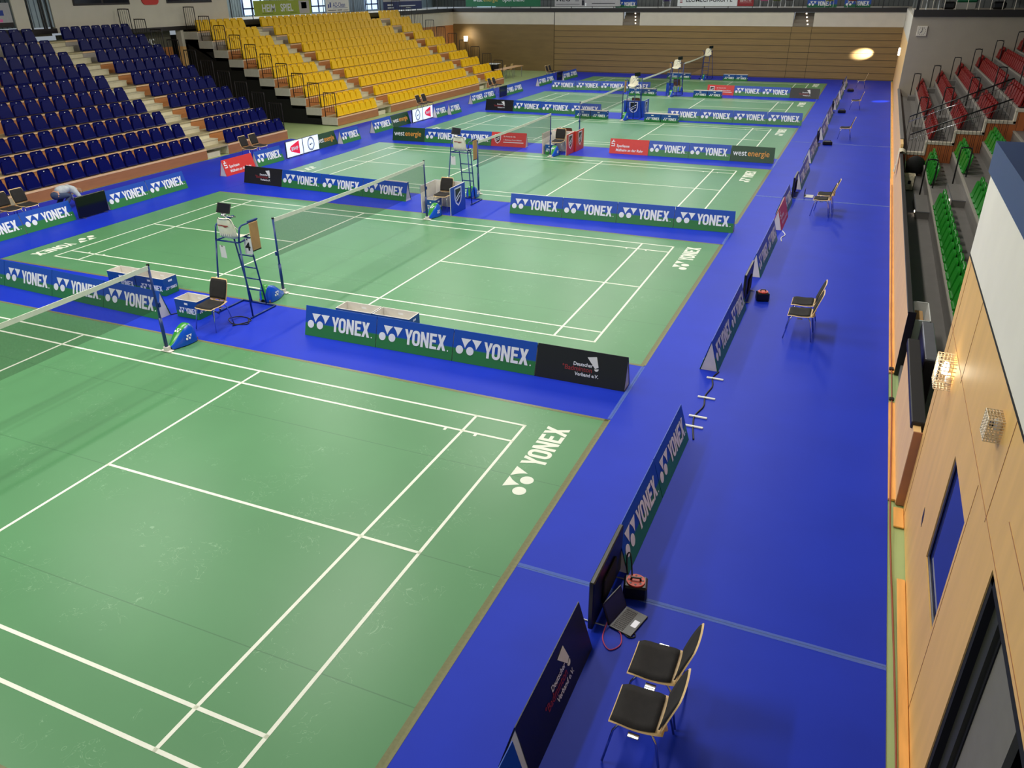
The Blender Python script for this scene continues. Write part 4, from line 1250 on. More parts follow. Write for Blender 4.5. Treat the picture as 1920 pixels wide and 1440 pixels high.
# ------------------------------------------------------------------ grandstands on the left
FX, DX_, FZ, RZ = -5.07, 0.82, 0.36, 0.39
def xk(k): return FX - DX_ * k
def zk(k): return FZ + RZ * k
def grandstand(y0, y1, aisles, label, cheeks):
    t = thing('grandstand', label, 'grandstand', (0, 0, 0))
    segs = []; a = y0
    for (p, q) in aisles:
        segs.append((a, p)); a = q
    segs.append((a, y1))
    for k in range(10):
        MB().box((xk(k + 1) - 0.06, y0, zk(k) - 0.05), (xk(k), y1, zk(k))).build('deck', M['deck'], t)
        if k < 9:
            m = 'risergrey' if k >= 7 else 'riser'
            for (p, q) in segs:
                MB().box((xk(k + 1) - 0.05, p - 0.0, zk(k)), (xk(k + 1) - 0.02, q, zk(k + 1) - 0.05)).build('riser_panel', M[m], t)
                MB().box((xk(k + 1) - 0.02, p, zk(k + 1) - 0.045), (xk(k + 1) + 0.006, q, zk(k + 1) + 0.004)).build('nosing', M['nose'], t)
            for (p, q) in aisles:
                MB().box((xk(k + 1) - 0.06, p, zk(k)), (xk(k + 1) - 0.04, q, zk(k + 1))).box((xk(k + 1) - 0.04, p + 0.02, zk(k)), (xk(k + 1) + 0.38, q - 0.03, zk(k) + 0.17)).box((xk(k + 1) - 0.05, p, zk(k) + 0.17), (xk(k + 1) + 0.40, q - 0.02, zk(k) + 0.195)).build('aisle_step', M['stepwhite'], t)
        if cheeks:
            MB().box((xk(k + 1) - 0.02, y0 - 0.03, zk(k) - 0.33), (xk(k) - 0.0, y0, zk(k) + 0.0)).build('end_board', M['endwhite'], t)
    for (p, q) in segs:
        MB().box((FX - 0.03, p, 0.0), (FX, q, FZ - 0.05), 0).box((FX - 0.03, p, FZ - 0.05), (FX + 0.006, q, FZ + 0.004), 1).build('front_panel', [M['frontwood'], M['nose']], t)
    for (p, q) in aisles:
        MB().box((FX - 0.40, p, 0.0), (FX - 0.37, q, FZ - 0.05)).box((FX - 0.40, p + 0.01, 0.0), (FX - 0.04, p + 0.7, 0.19)).box((FX - 0.4, p, 0.0), (FX - 0.02, p + 0.02, FZ - 0.05)).box((FX - 0.4, q - 0.02, 0.0), (FX - 0.02, q, FZ - 0.05)).build('aisle_step', M['stepwhite'], t)
    pr = [(FX - 0.9, 0.0), (FX - 0.9, FZ - 0.1)]
    for k in range(1, 10):
        pr += [(xk(k) - 0.9, zk(k - 1) - 0.1), (xk(k) - 0.9, zk(k) - 0.1)]
    pr += [(xk(10), zk(9) - 0.1), (xk(10), 0.0)]
    MB().prism(pr, lambda u, v, w: (u, y0 + 0.10 + w, v), 0.05).build('under_stand_dark', M['dark'], t)  # thin black sheet stands in for the dark space under the decks
    return t
grandstand(8.5, 24.55, [(19.85, 21.0)], 'telescopic grandstand with blue seats, wooden front and one stair aisle', False)
grandstand(28.17, 46.9, [(31.63, 32.83), (43.18, 44.29)], 'telescopic grandstand with yellow seats and two stair aisles', True)

def panel_seat(w0, w1, h, x0, x1, z0, th, r):
    # rounded panel: width w0 at the bottom, w1 at the top, leaning from x0 to x1
    o = [(-w0 / 2, 0), (w0 / 2, 0), (w1 / 2 + 0.004, h - r)]
    for k in range(1, 6):
        a = k / 6 * PI / 2
        o.append((w1 / 2 - r + r * math.cos(a), h - r + r * math.sin(a)))
    for k in range(5, 0, -1):
        a = k / 6 * PI / 2
        o.append((-(w1 / 2 - r + r * math.cos(a)), h - r + r * math.sin(a)))
    o.append((-w1 / 2 - 0.004, h - r))
    return MB().prism(o, lambda u, v, w: (x0 + (x1 - x0) * v / h - w, u, z0 + v), th)
def seat_set(m, dot):
    bk = panel_seat(0.475, 0.395, 0.45, -0.11, -0.19, 0.035, 0.03, 0.06)
    # bead round the top edge of the backrest
    bk.tube([(-0.17, -0.195, 0.37), (-0.18, -0.19, 0.44), (-0.182, -0.155, 0.478), (-0.182, 0.155, 0.478), (-0.18, 0.19, 0.44), (-0.17, 0.195, 0.37)], 0.016, 6)
    b = bk.mesh('backrest', m)
    pn = panel_seat(0.475, 0.37, 0.36, -0.03, -0.10, 0.03, 0.045, 0.07)
    pn.tube([(-0.03, -0.20, 0.05), (-0.03, 0.20, 0.05)], 0.022, 6)
    p = pn.mesh('folded_seat', m)
    parts = [('backrest', b), ('folded_seat', p)]
    if dot:
        parts.append(('number_plate', MB().box((-0.172, -0.018, 0.425), (-0.164, 0.018, 0.445)).mesh('number_plate', M['papers'])))
    return parts
SB = seat_set(M['seatblue'], True); SY = seat_set(M['seatyellow'], False); SR = seat_set(M['seatred'], False); SG = seat_set(M['seatgreen'], False)
def stadium_seat(parts, x, y, z, rz, label, group):
    t = thing(label.split()[0] + '_stadium_seat', label, 'seat', (x, y, z), rz, group)
    for nm, me in parts:
        o = D.objects.new(nm, me); COL.objects.link(o); o.parent = t
    return t
for k in range(10):
    n = 0
    for i in range(40):
        y = 19.58 - 0.518 * i
        if not in_frame(xk(k) - 0.2, y + 0.15, zk(k) + 0.25, 4) or y < 8.6:
            break
        stadium_seat(SB, xk(k), y, zk(k) + 0.004, 0, 'blue plastic seat left of the aisle, %s from the aisle, %s row up' % (ORD[i], ORD[k]), 'blue seats')
    for i in range(7):
        stadium_seat(SB, xk(k), 21.25 + 0.492 * i, zk(k) + 0.004, 0, 'blue plastic seat right of the aisle, %s from the aisle, %s row up' % (ORD[i], ORD[k]), 'blue seats')
YS = []
for k in range(10):
    for i in range(7):
        YS.append((xk(k), 28.52 + 0.478 * i, zk(k), 'yellow plastic seat of the left block, %s from the left, %s row up' % (ORD[i], ORD[k])))
    for i in range(21):
        YS.append((xk(k), 33.10 + 0.4925 * i, zk(k), 'yellow plastic seat of the middle block, %s from the left, %s row up' % (ORD[i], ORD[k])))
    for i in range(5):
        YS.append((xk(k), 44.58 + 0.5 * i, zk(k), 'yellow plastic seat of the right block, %s from the left, %s row up' % (ORD[i], ORD[k])))
YS.sort(key=lambda s: (Vector(s[:3]) - CAM).length)
for (x, y, z, lab) in YS[:300]:
    stadium_seat(SY, x, y, z + 0.004, 0, lab, 'yellow seats')
rest = MB()
for (x, y, z, lab) in YS[300:]:
    for nm, me in SY:
        n = len(rest.v)
        rest.v += [(x + v.co.x, y + v.co.y, z + 0.004 + v.co.z) for v in me.vertices]
        rest.f += [tuple(i + n for i in p.vertices) for p in me.polygons]
        rest.m += [0] * len(me.polygons)
o = tag(rest.build('distant_yellow_seats', M['seatyellow']), 'farthest yellow seats at the upper right of the yellow grandstand', 'seat')
o['kind'] = 'stuff'

def hoop_parts(w, h, m, bars):
    r = 0.08
    fr = MB().tube(spl([(0, 0, 0.0), (0, 0, h - r), (-r * .3, 0, h - r * .3), (-r, 0, h), (-w + r, 0, h), (-w + r * .3, 0, h - r * .3), (-w, 0, h - r), (-w, 0, 0.0)], 3), 0.020, 7).mesh('rail_frame', m, True)
    out = [('rail_frame', fr)]
    if bars:
        out.append(('lower_bar', MB().tube([(0, 0, 0.22), (-w, 0, 0.22)], 0.010, 5).mesh('lower_bar', m)))
        for j in range(bars):
            x = -w * (j + 1) / (bars + 1)
            out.append(('baluster', MB().tube([(x, 0, 0.22), (x, 0, h - 0.01)], 0.008, 5).mesh('baluster', m)))
    return out
HP = hoop_parts(0.62, 1.05, M['rail'], 4)
def guard(x, y, z, label, group, parts=HP, rz=0, name='guard_rail'):
    t = thing(name, label, 'railing', (x, y, z), rz, group)
    for nm, me in parts:
        o = D.objects.new(nm, me); COL.objects.link(o); o.parent = t
for k in range(10):
    guard(xk(k) - 0.06, 24.46, zk(k), 'dark hoop railing at the right end of the blue seats, %s row up' % ORD[k], 'hoop railings of the blue stand')
    guard(xk(k) - 0.06, 28.24, zk(k), 'dark hoop railing at the left end of the yellow seats, %s row up' % ORD[k], 'hoop railings at the left of the yellow stand')
    guard(xk(k) - 0.06, 46.86, zk(k), 'dark hoop railing at the right end of the yellow seats, %s row up' % ORD[k], 'hoop railings at the right of the yellow stand')

# ------------------------------------------------------------------ tribune on the right
TX, TD, TR = 18.96, 0.735, 0.355
g = struct(MB().box((18.24, 8.76, -0.0), (TX + 0.05, 25.34, 0.18)).box((18.30, 6.05, 0.0), (TX + 0.05, 8.76, 0.18)).build('floor_tribune', M['tribune']))
for k in range(5):
    x = TX + TD * k; z = 0.54 + TR * k
    MB().box((x, 6.06, 0.0), (x + TD + 0.01, 25.34, z)).build('tribune_step', M['tribune'], g)
    MB().box((x - 0.012, 6.06, z - 0.03), (x + 0.05, 25.34, z + 0.003)).build('nosing', M['nosegrey'], g)
r = struct(MB().box((18.30, 25.50, 0.0), (TX + 0.05, 40.5, 0.80)).build('floor_tribune_far', M['tribune']))
for k in range(9):
    x = TX + TD * k; z = 1.14 + 0.352 * k
    MB().box((x, 25.50, 0.0), (x + TD + 0.01, 40.5, z)).build('tribune_step', M['tribune'], r)
    MB().box((x - 0.012, 25.50, z - 0.03), (x + 0.05, 40.5, z + 0.003)).build('nosing', M['nosegrey'], r)
ow = struct(MB().box((18.30, 25.35, 0.0), (TX, 25.5, 0.80)).build('wall_stepped', M['orangewood']))
for k in range(6):
    x = TX + TD * k; z = 1.14 + 0.352 * k
    MB().box((x, 25.35, 0.0), (x + TD, 25.5, z - 0.02)).build('wall_section', M['orangewood'], ow)
    MB().box((x - 0.06, 25.33, z - 0.06), (x + TD, 25.54, z + 0.02)).box((x - 0.06, 25.33, z - 0.40), (x + 0.0, 25.54, z - 0.05)).build('wall_coping', M['cap'], ow)
MB().box((18.30, 25.33, 0.74), (TX - 0.06, 25.54, 0.82)).build('wall_coping', M['cap'], ow)
cw = struct(MB().box((18.235, 40.5, 0.0), (30, 40.8, 4.22)).build('wall_clock', M['wallgrey']))
struct(MB().box((18.235, 40.42, 4.22), (30, 40.8, 4.50)).build('trim_6', M['fascia']))
struct(MB().box((18.235, 40.8, 4.30), (30, 44.5, 4.48)).build('floor_gallery_right_far', M['wallgrey']))
struct(MB().box((18.235, 44.5, 4.48), (30, 44.8, 12.0)).build('wall_gallery_right_far', M['gallerygrey']))
struct(MB().box((18.235, 40.8, 0), (18.5, YB + 0.3, 3.1), 0).box((18.235, 40.8, 3.1), (18.5, YB + 0.3, 4.22), 1).build('wall_right_far', [M['peach'], M['wallwhite']]))
struct(MB().box((23.5, 6.05, 0), (23.8, 25.4, 12.0)).box((26, 25.4, 0), (26.3, 44.5, 12.0)).build('wall_tribune_back', M['gallerygrey']))

# gallery slab over the upper part of the tribune keeps the red seats in shade
struct(MB().box((19.4, 24.5, 6.4), (30, 44.8, 6.7)).build('ceiling_tribune', M['wallgrey']))

for k in range(3):
    for (a, n, lab, s) in ((18.95, 21, 'green tribune seat nearer than the aisle, %s from the aisle, %s row up', -1), (22.05, 6, 'green tribune seat beyond the aisle, %s from the aisle, %s row up', 1)):
        for i in range(n):
            y = a + s * 0.555 * i
            if k and s < 0 and y < (12.5 if k == 1 else 16.5):
                continue
            if k == 2 and s < 0: continue
            stadium_seat(SG, TX + TD * k, y, 0.545 + TR * k, PI, lab % (ORD[i], ORD[k]), 'green tribune seats')
for k in range(6):
    for (a, n, lab) in ((25.95, 7, 'red tribune seat of the nearest block, %s from the near end, %s row up'), (30.95, 15, 'red tribune seat of the middle block, %s from the near end, %s row up'),
                        (39.75, 2, 'red tribune seat against the clock wall, %s from the near end, %s row up')):
        for i in range(n):
            y = a + 0.535 * i
            if in_frame(TX + TD * k, y, 1.5 + 0.352 * k, 6):
                stadium_seat(SR, TX + TD * k, y, 1.145 + 0.352 * k, PI, lab % (ORD[i], ORD[k]), 'red tribune seats')
HU = hoop_parts(0.27, 1.12, M['railblack'], 0)
for k in range(2):
    guard(TX + TD * k + 0.10, 21.5, 0.18 + TR * k, 'black inverted U rail at the green aisle, %s row up' % ORD[k], 'U rails of the green aisle', HU, PI + PI, 'handrail')
for k in range(6):
    z = 0.8 + 0.352 * k
    if in_frame(TX + TD * k, 39.3, z + 0.5):
        guard(TX + TD * k + 0.05, 39.25, z, 'black inverted U rail near the clock wall, %s row up' % ORD[k], 'U rails by the clock wall', HU, 0, 'handrail')
    if in_frame(TX + TD * k, 30.2, z + 0.5):
        guard(TX + TD * k + 0.05, 30.2, z, 'black inverted U rail at the red aisle nearer the camera, %s row up' % ORD[k], 'U rails of the red aisle', HU, 0, 'handrail')
# step boxes in the aisles
for k in range(2):
    z = 0.18 + TR * k; x = TX + TD * k
    t = thing('aisle_step', ['grey step box in the green aisle beside the low wall', 'grey step box in the green aisle, upper one'][k], 'step', (x, 19.4, z), 0, 'step boxes of the tribune')
    MB().box((-0.31, 0, 0), (0, 1.0, 0.18)).box((-0.31, 1.0, 0), (0, 2.0, 0.18)).build('tread', M['tribune'], t)
    MB().box((-0.318, 0.0, 0.165), (-0.30, 2.0, 0.186)).box((-0.31, -0.006, 0.165), (0, 0.012, 0.186)).build('edge_strip', M['silver'], t)
    MB().box((-0.325, 0.45, 0.05), (-0.31, 0.55, 0.09)).build('step_light', M['stairlight'], t)
for k in range(5):
    for (y, nm) in ((29.6, 'near'), (38.9, 'far')):
        z = 0.8 + 0.352 * k; x = TX + TD * k
        if in_frame(x, y, z):
            t = thing('aisle_step', 'grey step box in the %s red aisle, %s row up' % (nm, ORD[k]), 'step', (x, y, z), 0, 'step boxes of the tribune')
            MB().box((-0.31, 0, 0), (0, 0.7, 0.176)).build('tread', M['tribune'], t)
            MB().box((-0.318, 0.0, 0.165), (-0.30, 0.7, 0.182)).build('edge_strip', M['silver'], t)
# sloping double rails with thin bars
def slope_rail(y, x0, z0, x1, z1, drop, label, zb0=None):
    t = thing('stair_railing', label, 'railing', (0, y, 0), 0, 'sloping railings of the tribune')
    MB().tube([(x0, 0, z0), (x1, 0, z1)], 0.022, 8).build('handrail', M['railblack'], t, True)
    MB().tube([(x0, 0, z0 - 0.17), (x1, 0, z1 - 0.17)], 0.012, 6).build('lower_rail', M['chrome'], t, True)
    n = int((x1 - x0) / 0.105)
    for i in range(n + 1):
        f = i / n
        x = x0 + (x1 - x0) * f; z = z0 + (z1 - z0) * f
        zb = zb0(x)
        MB().tube([(x, 0, zb), (x, 0, z - 0.015)], 0.0065, 5).build('baluster', M['railblack'], t)
slope_rail(25.29, 18.42, 1.35, 20.95, 2.50, 0.9, 'nearer sloping black railing in front of the stepped orange wall', lambda x: 0.20 if x < TX else 0.56 + TR * int((x - TX) / TD))
slope_rail(27.6, 18.40, 1.58, 21.15, 2.86, 0.9, 'farther sloping black railing across the red seats', lambda x: 0.80 if x < TX else 1.15 + 0.352 * int((x - TX) / TD))

# gallery railing above the slate fascia, right edge of the picture
t = thing('gallery_railing', 'heavy black gallery railing with bars at the right edge of the picture', 'railing', (18.62, 0, 4.2))
MB().box((-0.03, -3, 0.16), (0.03, 6.0, 0.20)).build('bottom_rail', M['railblack'], t)
MB().box((-0.04, -3, 1.02), (0.04, 6.0, 1.08)).build('handrail', M['railblack'], t)
MB().box((-0.05, 5.9, 0.0), (0.09, 6.0, 1.10)).build('end_post', M['railblack'], t)
for i in range(70):
    y = 5.82 - i * 0.1
    MB().tube([(0, y, 0.18), (0, y, 1.03)], 0.010, 6).build('baluster', M['railblack'], t)
t2 = tag(MB().box((18.82, 2.0, 4.18), (18.86, 5.98, 5.3)).build('gallery_screen', M['dark']), 'black panel standing behind the gallery railing at the right edge', 'panel')

# ------------------------------------------------------------------ gallery fittings
def posts(name, label, pts, h, r, m, rails):
    t = thing(name, label, 'railing', (0, 0, 0), 0)
    for (x, y, z) in pts:
        MB().tube([(x, y, z), (x, y, z + h)], r, 6).build('post', M[m], t)
    for (a, b) in rails:
        MB().tube([a, b], r * 0.8, 6).build('rail', M[m], t)
posts('gallery_railing', 'thin dark railing of the far gallery above the grooved wall', [(-13.2 + 1.58 * i, YB + 0.02, 4.25) for i in range(20)], 1.05, 0.022, 'rail', [((-13.2, YB + .02, 5.3), (18.2, YB + .02, 5.3)), ((-13.2, YB + .02, 4.78), (18.2, YB + .02, 4.78))])
posts('gallery_railing', 'dark railing of the left gallery above the yellow seats', [(XL + 0.03, 31.6 + 1.56 * i, 4.25) for i in range(16)], 1.05, 0.022, 'rail', [((XL + .03, 31.6, 5.3), (XL + .03, 55.8, 5.3))])
posts('gallery_railing', 'pale thin railing of the gallery above the clock', [(18.5 + 0.46 * i, 40.5, 4.5) for i in range(12)], 1.05, 0.016, 'wallwhite', [((18.4, 40.5, 5.5), (26, 40.5, 5.5))])
struct(MB().box((18.30, 40.44, 4.3), (18.42, 40.6, 9.5)).build('trim_7', M['railblack']))

def banner(axis, a, b, z0, z1, m, label, off=0.0, texts=(), extra=()):
    # axis 'x': along the far wall; 'y': along the left wall, reading from near to far
    if axis == 'x':
        P = lambda u, v, w: (a + u, YB - 0.10 - off - w, z0 + v)
    else:
        P = lambda u, v, w: (XL + 0.09 + off + w, a + u, z0 + v)
    L = b - a; H = z1 - z0
    t = MB().prism([(0, 0), (L, 0), (L, H), (0, H)], P, 0.012).build('banner', M[m])
    tag(t, label, 'banner', 'banners on the gallery railings')
    for (body, size, x, z, mm, cx, bold) in texts:
        q = MB(); put_text(q, body, size, x, z, lambda u, v, w: P(u, v, 0.014), cx, bold); q.build('lettering', M[mm], t)
    for (x0, x1, y0, y1, mm) in extra:
        MB().prism([(x0, y0), (x1, y0), (x1, y1), (x0, y1)], lambda u, v, w: P(u, v, 0.0125 + w), 0.001).build('print_block', M[mm], t)
    return t
banner('x', -12.1, -6.05, 4.36, 5.06, 'bannergreen', 'dark green banner with westenergie lettering at the left of the far gallery', 0,
       [('west', .42, .62, .34, 'white', .96, .001), ('energie', .42, 1.47, .34, 'wegold', .96, .001), ('Sporthalle', .46, 3.02, .34, 'white', .95, .001)])
banner('x', -4.95, -0.08, 4.36, 5.06, 'bannergrey', 'silver grey banner on the far gallery above the first short stair', 0,
       [('MEG', .52, .10, .33, 'textdark', 1.05, .004)],
       ((2.05, 2.25, .06, .40, 'textdark'), (2.30, 2.40, .02, .22, 'white'), (.12, 1.9, .12, .15, 'textdark'), (1.55, 1.85, .34, .38, 'textdark'), (2.8, 3.5, .44, .52, 'white'), (3.6, 4.4, .44, .52, 'white'), (2.8, 4.5, .16, .20, 'textdark')))
banner('x', 3.95, 7.93, 4.36, 5.02, 'bannerwhite', 'white ELOMECH-GRUPPE banner on the far gallery', 0,
       [('ELOMECH-GRUPPE', .40, .55, .26, 'textdark', .92, .006)], ((.16, .34, .20, .25, 'maroon'), (.16, .34, .29, .34, 'maroon'), (.16, .34, .38, .43, 'maroon')))
banner('x', 7.95, 8.98, 4.36, 5.02, 'maroon', 'small dark red banner right of the ELOMECH banner', 0,
       [('0208 99 61 370', .12, .14, .26, 'white', .95, 0)], ((.12, .92, .18, .19, 'white'), (.16, .86, .46, .49, 'white')))
def yb(x0, x1, label):
    t = tag(MB().box((x0, YB + 0.35, 4.26), (x1, YB + 0.36, 4.80)).build('banner', M['bannergreen']), label, 'banner', 'maker banners on the far gallery')
    MB().box((x0, YB + 0.345, 4.44), (x1, YB + 0.35, 4.80)).build('upper_field', M['yonex'], t)
    q = MB(); f = lambda u, v, w: (x0 + u, YB + 0.343 - w, 4.36 + v)
    L = x1 - x0; h = 0.26
    yonex_mark(q, .08, 0, h, f, .001); yonex_word(q, .62, 0, h, f, .001)
    q.build('lettering', M['white'], t)
yb(-0.55, 1.0, 'blue and green YONEX banner behind the railing, left one of the far gallery')
yb(12.3, 14.1, 'blue and green YONEX banner behind the railing, above the second short stair')
yb(14.55, 16.1, 'blue and green YONEX banner behind the railing, rightmost of the far gallery')
banner('y', 33.25, 38.15, 4.36, 5.10, 'lime', 'lime green HEIM SPIEL banner above the yellow seats', 0,
       [('HEIM', .52, .62, .20, 'bannerwhite', .95, .01), ('SPIEL', .52, 2.15, .20, 'bannerwhite', .95, .01)], ((3.78, 4.72, .04, .70, 'bannergrey'), (4.0, 4.48, .30, .62, 'olive'), (2.95, 3.6, .11, .14, 'olive'), (0.6, 1.5, .11, .14, 'olive')))
banner('y', 39.6, 41.95, 4.40, 5.15, 'bannerwhite', 'white AZ-Clean banner above the yellow seats', 0,
       [('AZ-Clean', .34, .68, .26, 'textblue', .95, .004)], ((.15, 1.0, .07, .11, 'textdark'), (1.1, 1.6, .07, .11, 'textdark'), (1.7, 2.25, .06, .09, 'textdark'), (.18, .30, .22, .42, 'textblue'), (.36, .50, .24, .52, 'textblue'), (.68, 2.2, .20, .22, 'textblue')))
banner('y', 45.9, 51.0, 4.34, 5.0, 'navy', 'navy blue banner with a white wave above the right end of the yellow seats', 0,
       [], ((.52, 1.2, .26, .35, 'bannerwhite'), (.52, 1.3, .10, .17, 'bannerwhite'), (2.0, 4.2, .20, .25, 'bannerwhite'), (2.9, 3.6, .09, .12, 'bannerwhite'), (.0, 5.1, .50, .66, 'bannergrey'),))
# left edge of the picture: dark banner, white post, louvred shutters
t = tag(MB().box((XL + 0.02, 17.9, 4.42), (XL + 0.05, 19.6, 5.25)).build('banner', M['bannergrey']), 'blurred blue and pink banner at the upper left edge', 'banner', 'banners on the gallery railings')
for (a, b, c, d, m) in ((18.0, 19.3, 4.82, 5.0, 'textblue'), (18.2, 19.2, 4.60, 4.70, 'pink'), (18.0, 19.6, 4.42, 4.58, 'rail')):
    MB().box((XL + 0.05, a, c), (XL + 0.052, b, d)).build('print_block', M[m], t)
struct(MB().box((XL, 19.70, 4.3), (XL + 0.06, 20.28, 9.5)).build('trim_8', M['wallwhite']))
struct(MB().box((XL, 17, 4.12), (XL + 0.06, 21.4, 4.3)).build('trim_9', M['rail']))
s_ = struct(MB().box((XL - 0.04, 20.34, 4.35), (XL, 21.36, 9.5)).build('window_14', M['louvrey']))
for y in (20.34, 20.86, 20.96, 21.18):
    MB().box((XL, y, 4.3), (XL + 0.04, y + 0.06, 9.5)).build('window_frame', M['railblack'], s_)

def deck_chair(x, y, z, m, label, rz=0):
    t = thing('folding_chair', label, 'chair', (x, y, z), rz, 'folding chairs on the galleries')
    for s in (-0.25, 0.25):
        MB().tube([(s, -0.25, 0), (s, 0.22, 0.52), (s, 0.30, 0.85)], 0.014, 6).build('side_frame', M['bannerwhite'], t)
        MB().tube([(s, 0.25, 0), (s, -0.20, 0.45)], 0.014, 6).build('leg', M['bannerwhite'], t)
    MB().surf([[(-.25, -.22, .44), (.25, -.22, .44)], [(-.25, 0, .38), (.25, 0, .38)], [(-.25, .21, .46), (.25, .21, .46)], [(-.25, .27, .65), (.25, .27, .65)], [(-.25, .30, .86), (.25, .30, .86)]]).build('sling', M[m], t)
for (x, m, lab) in ((9.55, 'pink', 'folding chair with a pink sling on the far gallery'), (10.35, 'olive', 'folding chair with an olive green sling on the far gallery'), (11.15, 'rail', 'folding chair with a black sling on the far gallery'),
                    (13.65, 'neon', 'folding chair with a yellow sling in front of a YONEX banner'), (15.0, 'coral', 'folding chair with an orange red sling in front of a YONEX banner'), (3.0, 'purple', 'folding chair with a purple sling left of the ELOMECH banner')):
    deck_chair(x, YB + 0.75 if m in ('pink', 'olive', 'rail', 'purple') else YB + 0.33 - 0.36 + 0.30, 4.26, m, lab, 0)
deck_chair(18.95, 40.75, 4.5, 'rail', 'white framed folding chair on the gallery above the clock', 0)
tag(MB().bbox((19.9, 40.9, 4.5), (20.7, 41.2, 4.78), .02).build('storage_box', M['greybox']), 'pale grey box on the gallery above the clock', 'box')
tag(MB().bbox((19.9, 40.92, 4.785), (20.75, 41.2, 5.2), .06).build('cloth_bundle', M['bannergreen']), 'dark green cloth bundle on the pale box above the clock', 'cloth')
for x, lab in ((19.35, 'left black bag on the gallery above the clock'), (21.35, 'right black bag on the gallery above the clock')):
    tag(MB().bbox((x, 40.9, 4.5), (x + .55, 41.2, 4.82), .08).build('bag', M['black']), lab, 'bag')

# clock
t = thing('wall_clock', 'square white clock on the grey wall above the red seats', 'clock', (18.72, 40.5, 3.62))
MB().bbox((-0.21, -0.06, -0.21), (0.21, 0.0, 0.21), 0.01).build('clock_case', M['wallwhite'], t)
mb = MB()
for k in range(12):
    a = PI / 6 * k
    mb.box((0.15 * math.sin(a) - 0.012, -0.064, 0.15 * math.cos(a) - 0.012), (0.15 * math.sin(a) + 0.012, -0.06, 0.15 * math.cos(a) + 0.012))
mb.build('hour_marks', M['rail'], t)
MB().tube([(0, -0.066, 0), (0.0, -0.066, 0.13)], 0.008, 5).build('minute_hand', M['rail'], t)
MB().tube([(0, -0.066, 0), (-0.065, -0.066, -0.065)], 0.010, 5).build('hour_hand', M['rail'], t)

# ------------------------------------------------------------------ things along the low wall
sc = MB(); R = []
for i in range(9):
    y = 23.6 + 0.075 * i
    R.append([(18.10 + 0.03 * math.sin(i), y - 0.5, 0.55), (18.13, y - 0.3 + 0.02 * math.sin(2 * i), 0.85), (18.15, y, 1.09 + 0.02 * math.sin(1.7 * i)), (18.23, y, 1.12 + 0.02 * math.sin(1.3 * i)), (18.33, y, 1.07), (18.36 + 0.02 * math.sin(i), y - 0.15, 0.8), (18.40, y - 0.35, 0.55)])
sc.surf(R)
tag(sc.build('scarf', M['scarf'], None, True), 'cream striped scarf hanging over the low wall below the red seats', 'scarf')
t = thing('crate', 'pale grey crate on the tribune floor behind the scarf', 'crate', (18.5, 22.9, 0.18))
MB().box((-.13, -.2, 0), (.17, .2, .02)).box((-.13, -.2, 0), (-.11, .2, .42)).box((.15, -.2, 0), (.17, .2, .42)).box((-.13, -.2, 0), (.17, -.18, .42)).box((-.13, .18, 0), (.17, .2, .42)).build('crate_body', M['scarf'], t)
MB().box((-.0, -.204, .18), (.08, -.2, .28)).build('crate_label', M['rail'], t)
cu = MB(); R = []
for i in range(9):
    a = PI * i / 8 - PI / 2
    R.append([(0.30 * math.cos(a) * math.cos(2 * PI * k / 16), 0.22 * math.cos(a) * math.sin(2 * PI * k / 16), 0.30 + 0.30 * math.sin(a)) for k in range(16)])
cu.surf(R, 0, True)
tag(cu.build('beanbag', M['dark'], None, True, (18.72, 24.95, 0.18)), 'black bulky bag at the foot of the stepped orange wall', 'bag')
t = thing('open_carton', 'white open carton on the tribune floor near the gap in the low wall', 'carton', (18.44, 10.7, 0.18))
MB().box((-.12, -.45, 0), (.12, .45, .02)).box((-.12, -.45, 0), (-.105, .45, .62)).box((.105, -.45, 0), (.12, .45, .62)).box((-.12, -.45, 0), (.12, -.43, .62)).box((-.12, .43, 0), (.12, .45, .62)).build('carton_body', M['papers'], t)
MB().box((-.10, -.40, .3), (.03, .2, .55)).build('carton_content', M['kraft'], t)
t = thing('foam_block', 'long block with silver top and black side leaning behind the low wall', 'block', (18.44, 8.92, 0.18))
MB().bbox((-.07, -.72, 0), (.07, .72, .80), .01).build('block_side', M['rail'], t)
MB().bbox((-.068, -.71, .80), (.085, .71, .835), .008).build('block_top', M['silver'], t)
for (y, lab) in ((8.78, 'nearer small black hook at the foot of the low wall'), (9.9, 'farther small black hook at the foot of the low wall')):
    tag(MB().bbox((18.10, y, 0.025), (18.17, y + .08, 0.06), .008).build('floor_hook', M['rail']), lab, 'hook', 'hooks at the foot of the low wall')

